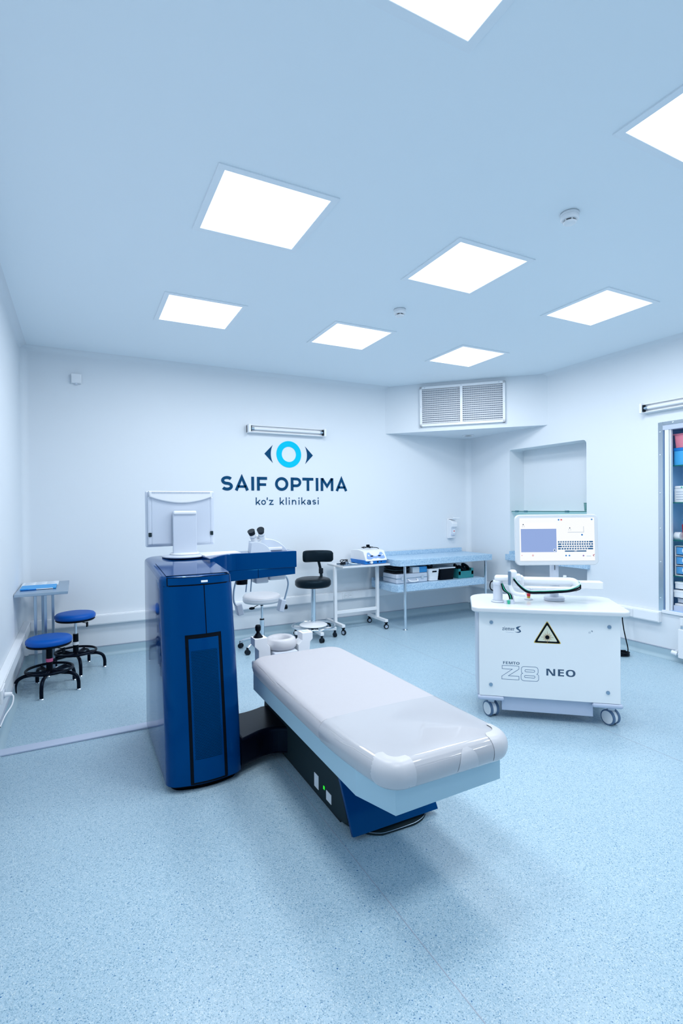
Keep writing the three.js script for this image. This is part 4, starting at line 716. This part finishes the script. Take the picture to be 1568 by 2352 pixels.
{
  const o = thing('black_chair', 'black leather swivel chair with a curved backrest and chrome column', 'chair', [2.555, 0, 5.77]);
  const y = 0.745; obj('seat', lathe([[0, y], [0.17, y - 0.004], [0.205, y - 0.016], [0.222, y - 0.04], [0.222, y - 0.085], [0.205, y - 0.108], [0, y - 0.115]], 48), M.leather, o);
  obj('column', cyl(0, 0.19, 0, 0.031, 0.031, y - 0.33, 28), M.chrome, o); obj('piston', cyl(0, y - 0.16, 0, 0.018, 0.018, 0.06), M.chrome, o);
  obj('foot_plate', lathe([[0, 0.195], [0.15, 0.178], [0.172, 0.166], [0.172, 0.158], [0.12, 0.15], [0, 0.15]], 44), M.white, o);
  obj('foot_ring', torus(0.262, 0.011, 0.15, 64), M.chrome, o);
  starBase(o, M.white, 0.265, 0.105, 0.35, M.dark, true); obj('hub', cyl(0, 0.08, 0, 0.06, 0.06, 0.08), M.dark, o);
  // backrest: a curved pad carried by a strap on the right
  const rows = []; for (let i = 0; i <= 24; i++) { const s = i / 24 * 2 - 1, a = s * 0.68, R = 0.33, e = Math.pow(1 - Math.pow(Math.abs(s), 8), 0.5); const cx = 0.14 + Math.sin(a) * R, cz = -0.215 + (1 - Math.cos(a)) * R * 1.05; const r = []; for (let k = 0; k < 12; k++) { const q = k / 12 * Math.PI * 2; const th = Math.cos(q) * 0.028 * (0.35 + 0.65 * e), hh = Math.sign(Math.sin(q)) * Math.pow(Math.abs(Math.sin(q)), 0.45) * 0.076 * (0.6 + 0.4 * e); r.push(V(cx + Math.sin(a) * th, 0.985 + hh - 0.008 * s, cz - Math.cos(a) * th)); } rows.push(r); }
  obj('backrest', crease(loft(rows), 1.0), M.leather, o);
  const bar = obj('back_bar', [tube([V(0.185, y - 0.09, -0.15), V(0.20, y + 0.02, -0.195), V(0.195, y + 0.1, -0.215), V(0.165, 0.97, -0.225)], 0.018, 24, 10)], M.leather, o); obj('bar_clamp', lbox(0.197, y + 0.05, -0.19, 0.05, 0.07, 0.04, 0.008), M.dark, bar);
}

/* ---------- white trolley with its devices ---------- */
{
  const o = thing('trolley', 'white square-tube trolley on castors in front of the counter end', 'trolley', [3.29, 0, 5.93]);
  obj('top_board', wbox(o, 2.935, 3.635, 0.838, 0.86, 5.70, 6.16, 0.004), M.whiteGloss, o);
  for (const [u, n] of [[2.94, 0], [3.575, 1]]) { obj('post', wbox(o, u - 0.02, u + 0.02, 0.12, 0.838, 5.915, 5.955, 0.004), M.white, o);
    const b = obj('foot_bar', wbox(o, u - 0.0225, u + 0.0225, 0.092, 0.128, 5.70, 6.17, 0.004), M.white, o);
    for (const v of [5.715, 6.15]) { const x = u - 3.29, z = -(v - 5.93), w = new THREE.CylinderGeometry(0.033, 0.033, 0.02, 22); w.rotateZ(Math.PI / 2); w.rotateY(n ? 1.35 : 0.45); w.translate(x, 0.033, z + (n ? 0 : 0.01)); const c = obj('castor', [lbox(x, 0.085, z, 0.034, 0.016, 0.034, 0.004), lbox(x, 0.062, z, 0.03, 0.03, 0.02, 0.006)], M.black, b); obj('castor_wheel', w, M.dark, c); const hb = new THREE.CylinderGeometry(0.02, 0.02, 0.024, 18); hb.rotateZ(Math.PI / 2); hb.rotateY(n ? 1.35 : 0.45); hb.translate(x, 0.033, z + (n ? 0 : 0.01)); obj('wheel_hub', hb, M.greyMid, c); } }
  obj('crossbar', wbox(o, 2.96, 3.555, 0.22, 0.262, 5.92, 5.95, 0.004), M.white, o);
  obj('top_rail', wbox(o, 2.96, 3.555, 0.80, 0.838, 5.92, 5.95, 0.004), M.white, o);
}
{
  const o = thing('surgical_unit', 'white and blue tabletop surgical unit with a butterfly front on the trolley', 'device', [3.44, 0.861, 5.93], 0.06);
  const low = poly([[-0.16, 0], [0.16, 0], [0.175, 0.045], [-0.175, 0.045]]); // front view of the blue tray
  const lg = ext(low, 0.34, 0.004, 2); lg.translate(0, 0.006, -0.17); obj('lower_case', lg, M.blueBox, o);
  const side = new THREE.Shape(); side.moveTo(-0.18, 0.05); side.lineTo(0.19, 0.05); side.lineTo(0.125, 0.16); side.quadraticCurveTo(0.0, 0.19, -0.17, 0.165); side.closePath();
  const ug = ext(side, 0.32, 0.006, 3); ug.rotateY(-Math.PI / 2); ug.translate(0.16, 0.0, 0); const up = obj('upper_case', ug, M.white, o);
  // butterfly panel lying on the sloping face
  const bf = new THREE.Shape(); bf.moveTo(0, 0.045); bf.quadraticCurveTo(0.06, 0.055, 0.085, 0.102); bf.lineTo(0.115, 0.10); bf.quadraticCurveTo(0.135, 0.06, 0.142, 0.02); bf.quadraticCurveTo(0.13, 0.004, 0.07, 0.008); bf.quadraticCurveTo(0.04, 0.03, 0, 0.016); bf.quadraticCurveTo(-0.04, 0.03, -0.07, 0.008); bf.quadraticCurveTo(-0.13, 0.004, -0.142, 0.02); bf.quadraticCurveTo(-0.135, 0.06, -0.115, 0.10); bf.lineTo(-0.085, 0.102); bf.quadraticCurveTo(-0.06, 0.055, 0, 0.045); bf.closePath();
  const onFace = (g) => { g.rotateX(-Math.atan2(0.065, 0.11)); g.translate(0, 0.062, 0.191); return g; };
  const bp = obj('butterfly_panel', onFace(ext(bf, 0.002, 0, 1, 10)), mat(lin(0.26, 0.42, 0.82), { roughness: 0.4 }), up);
  for (const s of [-1, 1]) { obj('readout', onFace(lbox(s * 0.06, 0.048, 0.003, 0.04, 0.017, 0.002, 0)), M.dark, bp); const b = cyl(0, 0, 0, 0.012, 0.011, 0.006, 16); b.rotateX(Math.PI / 2); b.translate(s * 0.108, 0.055, 0.003); obj('round_button', onFace(b), M.white, bp); }
  const k = cyl(0, 0, 0, 0.021, 0.018, 0.022, 22); k.rotateX(Math.PI / 2); k.translate(-0.075, 0.026, 0.172); obj('rotary_knob', k, M.white, o);
  obj('port', [lbox(0.03, 0.026, 0.175, 0.018, 0.022, 0.006, 0.002), lbox(0.085, 0.026, 0.175, 0.014, 0.014, 0.006, 0.002), lbox(-0.12, 0.024, 0.175, 0.012, 0.014, 0.006, 0.002)], M.dark, o);
  const c = thing('coiled_cable', 'thin black cable and plug coiled on top of the surgical unit', 'cable', [3.435, 1.052, 5.96]);
  const pts = []; for (let i = 0; i <= 40; i++) { const a = i * 0.36; pts.push(V(Math.cos(a) * (0.085 - i * 0.0007), 0.008 + 0.010 * Math.abs(Math.sin(i * 0.9)), Math.sin(a) * 0.045)); } pts.push(V(0.1, 0.01, 0.03), V(0.13, 0.006, 0.05), V(0.15, -0.008, 0.06)); obj('cord', tube(pts, 0.0045, 180, 6), M.black, c); obj('plug', lbox(0.01, 0.034, 0.01, 0.045, 0.035, 0.03, 0.008), M.black, c);
  const t = thing('handpiece_tray', 'dark handpiece and cable in a flat tray at the left of the trolley', 'tray', [3.07, 0.861, 5.86]);
  obj('tray', [lbox(0.03, 0.003, 0, 0.24, 0.006, 0.22, 0.002), lbox(0.03, 0.009, 0.107, 0.24, 0.014, 0.006, 0.002), lbox(0.03, 0.009, -0.107, 0.24, 0.014, 0.006, 0.002)], M.steelDark, t);
  obj('coil', [torus(0.05, 0.005, 0.014), torus(0.046, 0.005, 0.024), torus(0.05, 0.005, 0.0).rotateX(0.35).translate(0, 0.045, 0), torus(0.04, 0.005, 0).rotateZ(0.4).translate(0.01, 0.05, 0)].map(g => g.translate(-0.03, 0, -0.01)), M.dark, t); obj('handpiece', [rod(V(0.02, 0.025, 0.03), V(0.11, 0.012, 0.085), 0.009), cyl(-0.03, 0.006, 0.06, 0.014, 0.014, 0.04)], M.steel, t); obj('cable_loop', torus(0.04, 0.004, 0.018).translate(0.09, 0, -0.02), M.dark, t);
}

/* ---------- speckled counter with a shelf, and its contents ---------- */
{
  const tz = (g) => planarUV(g, 1 / 0.75);
  const o = thing('work_counter', 'speckled stone counter with a lower shelf and steel legs along the wall', 'counter', [4.45, 0, 5.88]);
  const top = plan(o, [[3.70, 5.56], [5.27, 5.56], [5.27, 6.2], [3.66, 6.2], [3.66, 5.66]], 0.828, 0.912, 0.003); obj('worktop', tz(top), M.terrazzo, o);
  obj('backsplash', tz(wbox(o, 3.66, 5.25, 0.912, 0.97, 6.18, 6.215, 0.003)), M.terrazzo, o);
  const sh = plan(o, [[3.66, 5.56], [5.12, 5.56], [5.12, 6.162], [3.625, 6.162], [3.625, 5.66]], 0.495, 0.588, 0.003); obj('lower_shelf', tz(sh), M.terrazzo, o);
  obj('shelf_backsplash', tz(wbox(o, 3.625, 5.12, 0.588, 0.62, 6.14, 6.17, 0.003)), M.terrazzo, o);
  for (const u of [3.76, 5.14]) { const x = u - 4.45, z = -(5.545 - 5.88); const lg = obj('leg', cyl(x, 0, z, 0.019, 0.019, 0.826, 20), M.chrome, o); obj('foot_flange', lathe([[0, 0.014], [0.02, 0.014], [0.032, 0.005], [0.032, 0], [0, 0]], 20).translate(x, 0, z), M.chrome, lg); }
  const Y = 0.589;
  const c = thing('instrument_case', 'pale aluminium instrument case with a handle on the counter shelf', 'case', [3.95, Y, 5.82]);
  obj('shell', lbox(0, 0.062, 0, 0.50, 0.122, 0.34, 0.012, 3), M.grey, c); obj('rim', lbox(0, 0.066, 0, 0.506, 0.012, 0.346, 0.003), M.steel, c);
  obj('handle', [tube([V(-0.07, 0.05, 0.172), V(-0.06, 0.03, 0.215), V(0.06, 0.03, 0.215), V(0.07, 0.05, 0.172)], 0.009, 24, 8)], M.white, c); for (const s of [-1, 1]) obj('latch', lbox(s * 0.16, 0.066, 0.174, 0.04, 0.05, 0.01, 0.004), M.chrome, c);
  const k1 = thing('dark_folders', 'stack of dark folders lying on the aluminium case', 'folders', [3.82, Y + 0.126, 5.84]); for (let i = 0; i < 3; i++) obj('folder', lbox(i * 0.012, 0.014 + i * 0.028, -i * 0.01, 0.24, 0.022, 0.26, 0.003), i === 1 ? M.charcoal : M.black, k1);
  const k2 = thing('blue_white_carton', 'blue and white carton on the aluminium case', 'box', [4.085, Y + 0.126, 5.80]); obj('carton_body', lbox(-0.055, 0.038, 0, 0.11, 0.075, 0.25, 0.002), M.paper, k2); obj('carton_end', lbox(0.062, 0.038, 0, 0.124, 0.0755, 0.251, 0.002), M.cyanBox, k2);
  const k3 = thing('white_basket', 'white ribbed basket on the counter shelf beside the aluminium case', 'basket', [4.30, Y, 5.74]);
  { const w0 = 0.075, w1 = 0.088, d0 = 0.10, d1 = 0.115, hh = 0.165; const ringPts = (w, d, y) => roundRect(-w, -d, w, d, 0.03).getPoints(6).slice(0, -1).map(p => V(p.x, y, p.y)); const rws = []; for (let i = 0; i <= 14; i++) { const t = i / 14; const b = i % 2 ? 0.003 : 0; rws.push(ringPts(w0 + (w1 - w0) * t + b, d0 + (d1 - d0) * t + b, 0.004 + t * hh)); } for (let i = 0; i <= 1; i++) rws.push(ringPts((i ? w0 - 0.006 : w1 - 0.006), (i ? d0 - 0.006 : d1 - 0.006), i ? 0.012 : hh + 0.004)); obj('basket_wall', crease(loft(rws).scale(1, 1, 1), 0.5), M.white, k3); obj('handle_hole', lbox(0, 0.13, 0.112, 0.075, 0.022, 0.008, 0.004), M.dark, k3); obj('contents', [tube([V(-0.05, 0.15, 0), V(-0.03, 0.19, 0.05), V(0.02, 0.2, 0.03), V(0.05, 0.17, -0.04), V(0.0, 0.185, -0.06), V(-0.05, 0.16, -0.03)], 0.014, 40, 8, true)], M.dark, k3); }
  const k4 = thing('black_container', 'black plastic container with a pale lid on the counter shelf', 'box', [4.535, Y, 5.76]); obj('tub', crease(loft([0, 1].map(i => roundRect(-0.115 - i * 0.015, -0.11 - i * 0.01, 0.115 + i * 0.015, 0.11 + i * 0.01, 0.02).getPoints(5).slice(0, -1).map(p => V(p.x, 0.003 + i * 0.15, p.y)))), 0.5), M.black, k4); obj('lid', lbox(0, 0.163, 0, 0.275, 0.018, 0.25, 0.006), M.white, k4);
  const k5 = thing('green_crate', 'dark green open crate with black straps on the counter shelf', 'crate', [4.87, Y, 5.78]);
  obj('crate_wall', [lbox(0, 0.004, 0, 0.26, 0.008, 0.26, 0.002), lbox(0, 0.05, 0.13, 0.27, 0.10, 0.008, 0.003), lbox(0, 0.07, -0.13, 0.27, 0.14, 0.008, 0.003), lbox(-0.132, 0.066, 0, 0.008, 0.132, 0.26, 0.003), lbox(0.132, 0.066, 0, 0.008, 0.132, 0.26, 0.003), lbox(-0.115, 0.09, 0.13, 0.04, 0.09, 0.008, 0.003), lbox(0.115, 0.09, 0.13, 0.04, 0.09, 0.008, 0.003)], M.greenBox, k5);
  obj('straps', [tube([V(-0.11, 0.05, 0.08), V(-0.06, 0.16, 0.05), V(0.0, 0.10, 0.09), V(0.05, 0.18, 0.0), V(0.11, 0.13, 0.05), V(0.09, 0.06, -0.06), V(0, 0.15, -0.08), V(-0.08, 0.17, -0.02)], 0.02, 70, 8, true), lbox(0, 0.06, 0, 0.22, 0.1, 0.2, 0.03, 3)], M.black, k5);
}

/* ---------- niche: stone ledge, glass shelf, tumbler ---------- */
{
  const tz = (g) => planarUV(g, 1 / 0.75);
  const o = thing('niche_ledge', 'speckled stone ledge in the wall niche behind the touch screen', 'ledge', [5.54, 0.84, 4.75]);
  obj('slab', tz(plan(o, [[5.705, 4.14], [5.705, 5.352], [5.43, 5.352], [5.428, 5.40], [5.375, 5.40], [5.375, 4.09], [5.428, 4.09], [5.43, 4.14]], 0.838, 0.920, 0.002)), M.terrazzo, o);
  obj('rear_upstand', tz(wbox(o, 5.685, 5.707, 0.92, 0.965, 4.14, 5.352, 0.002)), M.terrazzo, o); obj('end_upstand', tz(wbox(o, 5.40, 5.685, 0.92, 0.965, 5.335, 5.355, 0.002)), M.terrazzo, o);
  const g = thing('glass_shelf', 'green-edged glass shelf in the upper half of the wall niche', 'shelf', [5.57, 1.52, 4.75]);
  obj('pane', wbox(g, 5.455, 5.70, 1.521, 1.529, 4.145, 5.352, 0), M.glass, g); obj('pane_edge', wbox(g, 5.449, 5.455, 1.52, 1.53, 4.145, 5.352, 0.001), M.glassEdge, g, 'dark green glass edge');
  for (const v of [5.28, 5.12, 4.45]) obj('clamp', wbox(g, 5.46, 5.50, 1.511, 1.539, v - 0.02, v + 0.02, 0.004), M.steelDark, g);
  const t = thing('tumbler', 'green tinted tumbler at the right end of the glass shelf', 'glass', [5.53, 1.53, 4.20]);
  obj('tumbler_wall', lathe([[0, 0.002], [0.03, 0.002], [0.038, 0.10], [0.035, 0.10], [0.028, 0.006], [0, 0.006]], 28), mat(lin(0.22, 0.46, 0.46), { roughness: 0.15, transmission: 0.25, thickness: 0 }), t); obj('rim', torus(0.0365, 0.0025, 0.1), M.glassEdge, t);
}

/* ---------- built-in cabinet at the right edge ---------- */
{
  const o = thing('wall_cabinet', 'built-in steel-framed cabinet with glass shelves at the right edge', 'cabinet', [5.6, 0.48, 2.6]);
  const u0 = RIGHT, D = 0.34, vL = 3.233, vR = 1.952, b = 0.492, t = 2.398;
  obj('case', [wbox(o, u0 + 0.002, u0 + D, b, b + 0.012, vR, vL, 0), wbox(o, u0 + 0.002, u0 + D, t - 0.012, t, vR, vL, 0), wbox(o, u0 + 0.002, u0 + D, b, t, vL - 0.012, vL, 0), wbox(o, u0 + 0.002, u0 + D, b, t, vR, vR + 0.012, 0), wbox(o, u0 + D - 0.012, u0 + D, b, t, vR, vL, 0)], M.caseIn, o);
  const fl = obj('steel_flange', [wbox(o, u0 - 0.006, u0, 0.472, 2.462, vL - 0.01, 3.272, 0.001), wbox(o, u0 - 0.006, u0, 2.425, 2.462, 1.956, vL - 0.011, 0.001), wbox(o, u0 - 0.006, u0, 0.472, 2.462, 1.91, 1.955, 0.001)], M.chrome, o, 'polished steel frame with screws');
  for (const h of [0.62, 1.0, 1.35, 1.72, 2.12, 2.36]) { const g = new THREE.SphereGeometry(0.008, 12, 8); g.scale(0.6, 1, 1); g.translate(u0 - 0.007 - o.position.x, h - o.position.y, -3.252 - o.position.z); obj('screw', g, M.chrome, fl); } { const g = new THREE.SphereGeometry(0.01, 12, 8); g.scale(0.6, 1, 1); g.translate(u0 - 0.007 - o.position.x, 2.443 - o.position.y, -3.12 - o.position.z); obj('screw', g, M.chrome, fl); }
  obj('top_track', wbox(o, u0 - 0.004, u0 + 0.06, 2.375, 2.425, vR, vL - 0.006, 0.003), M.lilac, o); obj('bottom_track', wbox(o, u0 - 0.02, u0 + 0.06, 0.47, 0.50, vR, vL, 0.003), M.white, o); obj('plinth_board', wbox(o, u0 + 0.03, u0 + 0.05, 0.50, 0.56, vR + 0.02, 3.14, 0.002), M.lilac, o);
  obj('door_stile', [wbox(o, u0 - 0.002, u0 + 0.028, 0.50, 2.378, 3.165, 3.208, 0.006), wbox(o, u0 + 0.004, u0 + 0.04, 0.50, 2.378, 3.148, 3.160, 0.003)], M.white, o);
  for (const h of [2.005, 1.622, 1.232, 0.862]) { const s = obj('shelf', wbox(o, u0 + 0.06, u0 + D - 0.014, h - 0.008, h, vR + 0.014, vL - 0.014, 0), M.glass, o); obj('shelf_edge', wbox(o, u0 + 0.054, u0 + 0.06, h - 0.009, h + 0.001, vR + 0.014, vL - 0.014, 0), M.glassEdge, s); obj('shelf_pin', wbox(o, u0 + 0.065, u0 + 0.085, h - 0.018, h + 0.01, vL - 0.05, vL - 0.03, 0.003), M.chrome, s); }
  const item = (name, label, cat, u, h, v) => thing(name, label, cat, [u, h, v]);
  let q = item('pink_bin', 'pink plastic bin on the top shelf of the wall cabinet', 'bin', 5.585, 2.187, 3.07); obj('bin_wall', crease(loft([[0.058, 0.085], [0.066, 0.095], [0.074, 0.10]].map(([w, d], i) => roundRect(-w, -d, w, d, 0.015).getPoints(5).slice(0, -1).map(p => V(p.x, [0.001, 0.13, 0.135][i], p.y)))), 0.5), M.pinkBox, q); obj('rim', lbox(0, 0.139, 0, 0.155, 0.012, 0.21, 0.005), M.pinkBox, q);
  q = item('sky_blue_carton', 'sky blue carton under the pink bin in the wall cabinet', 'box', 5.585, 2.007, 3.07); obj('carton', lbox(0, 0.075, 0, 0.13, 0.148, 0.19, 0.004), M.skyBox, q); obj('carton_lid', lbox(0, 0.164, 0, 0.14, 0.03, 0.196, 0.004), M.blueBox, q);
  q = item('white_dispenser_box', 'white slotted box with a green dot in the wall cabinet', 'box', 5.57, 1.623, 3.10); obj('box', lbox(0, 0.07, 0, 0.10, 0.14, 0.13, 0.006), M.paper, q); obj('lid', lbox(0, 0.155, 0, 0.102, 0.03, 0.132, 0.012, 3), M.white, q); const gd = cyl(0, 0, 0, 0.008, 0.008, 0.002, 14); gd.rotateZ(Math.PI / 2); gd.translate(-0.051, 0.155, 0.01); obj('green_dot', gd, M.greenWire, q); for (let i = 0; i < 4; i++) obj('slot', lbox(-0.0505, 0.03 + i * 0.026, 0, 0.002, 0.006, 0.09, 0), M.greyMid, q);
  q = item('pen_cup', 'red cup holding blue pens in the wall cabinet', 'cup', 5.60, 1.233, 3.06); obj('cup', lathe([[0, 0.002], [0.055, 0.002], [0.066, 0.16], [0.062, 0.16], [0.051, 0.008], [0, 0.008]], 28), M.red, q); for (let i = 0; i < 6; i++) { const a = i * 1.05; obj('pen', rod(V(Math.cos(a) * 0.02, 0.01, Math.sin(a) * 0.02), V(Math.cos(a) * 0.055, 0.215, Math.sin(a) * 0.055), 0.005), i % 3 ? M.blueBox : M.black, q); }
  q = item('tissue_roll', 'white roll lying in front of the red cup in the wall cabinet', 'roll', 5.535, 1.233, 3.13); { const g = new THREE.CylinderGeometry(0.04, 0.04, 0.06, 28); g.rotateX(Math.PI / 2); g.translate(0, 0.041, 0); obj('roll', g, M.paper, q); const g2 = new THREE.CylinderGeometry(0.014, 0.014, 0.062, 16); g2.rotateX(Math.PI / 2); g2.translate(0, 0.041, 0); obj('core', g2, M.grey, q); }
  q = item('drawer_unit', 'small blue unit of three clear drawers in the wall cabinet', 'drawer unit', 5.60, 0.863, 3.05); obj('shell', [lbox(0.0, 0.155, -0.0, 0.17, 0.31, 0.006, 0).translate(0, 0, -0.105), lbox(0, 0.155, 0.105, 0.17, 0.31, 0.006, 0), ...[0.003, 0.105, 0.205, 0.307].map(y => lbox(0, y, 0, 0.17, 0.006, 0.21, 0)), lbox(0.083, 0.155, 0, 0.004, 0.31, 0.21, 0)], M.white, q); for (let i = 0; i < 3; i++) { const d = obj('drawer', lbox(-0.02, 0.055 + i * 0.101, 0, 0.12, 0.075, 0.195, 0.006), mat(lin(0.10, 0.38, 0.75), { roughness: 0.25 }), q); const hd = torus(0.03, 0.006, 0); hd.rotateZ(Math.PI / 2); hd.translate(-0.083, 0.06 + i * 0.101, 0); obj('drawer_pull', hd, M.white, d); }
  const bx = [[0.505, 0.07, 5.57, 3.05], [0.578, 0.05, 5.60, 3.04], [0.631, 0.085, 5.565, 3.06], [0.72, 0.08, 5.58, 3.055]];
  const bl = ['lowest white carton on the cabinet floor', 'thin grey carton second from the cabinet floor', 'white carton third from the cabinet floor', 'topmost white carton in the stack on the cabinet floor'];
  bx.forEach(([h, hh, u, v], i) => { q = thing('carton', bl[i], 'box', [u, h, v], 0, 'cartons stacked on the cabinet floor'); obj('carton_body', lbox(0, hh / 2, 0, 0.15, hh * 0.78, 0.19, 0.003), i === 1 ? M.grey : M.paper, q); obj('carton_lid', lbox(0, hh * 0.86, 0, 0.155, hh * 0.26, 0.196, 0.003), i === 1 ? M.grey : M.white, q); });
}
/* ---------- radiator under the cabinet ---------- */
{
  const o = thing('radiator', 'white panel radiator under the wall cabinet at the right edge', 'radiator', [5.36, 0.06, 2.5]);
  obj('panel', wbox(o, 5.325, 5.345, 0.06, 0.352, 2.0, 3.02, 0.006), M.white, o); obj('rear_panel', wbox(o, 5.375, 5.395, 0.06, 0.352, 2.0, 3.02, 0.006), M.white, o);
  for (let i = 0; i < 26; i++) obj('fin', wbox(o, 5.345, 5.375, 0.08, 0.34, 2.03 + i * 0.038, 2.036 + i * 0.038, 0), M.white, o);
  obj('side_cover', wbox(o, 5.323, 5.397, 0.065, 0.35, 3.015, 3.022, 0.002), M.white, o);
  const W = (u, h, v) => V(u - 5.36, h - 0.06, -v + 2.5);
  obj('pipe', tube([W(5.36, 0.36, 3.0), W(5.36, 0.385, 3.0), W(5.40, 0.41, 3.0), W(5.43, 0.41, 3.0)], 0.011, 20, 10), M.white, o);
  obj('thermostat_head', rod(W(5.36, 0.39, 3.0), W(5.36, 0.46, 3.0), 0.022, 20), M.white, o); obj('valve_nut', rod(W(5.36, 0.352, 3.0), W(5.36, 0.38, 3.0), 0.016, 6), M.chrome, o);
  const lv = obj('lower_valve', [rod(W(5.36, 0.09, 3.05), W(5.35, 0.10, 3.10), 0.022, 16), rod(W(5.355, 0.10, 3.085), W(5.43, 0.10, 3.085), 0.012, 12)], M.white, o); obj('valve_nut', rod(W(5.36, 0.09, 3.02), W(5.36, 0.09, 3.05), 0.015, 6), M.chrome, lv);
  obj('wall_bracket', wbox(o, 5.395, 5.43, 0.12, 0.30, 2.2, 2.23, 0.002), M.white, o); obj('wall_bracket', wbox(o, 5.395, 5.43, 0.12, 0.30, 2.8, 2.83, 0.002), M.white, o);
}

scene.traverse(o => { if (o.isMesh) { o.castShadow = true; o.receiveShadow = true; } });
renderer.render(scene, camera);
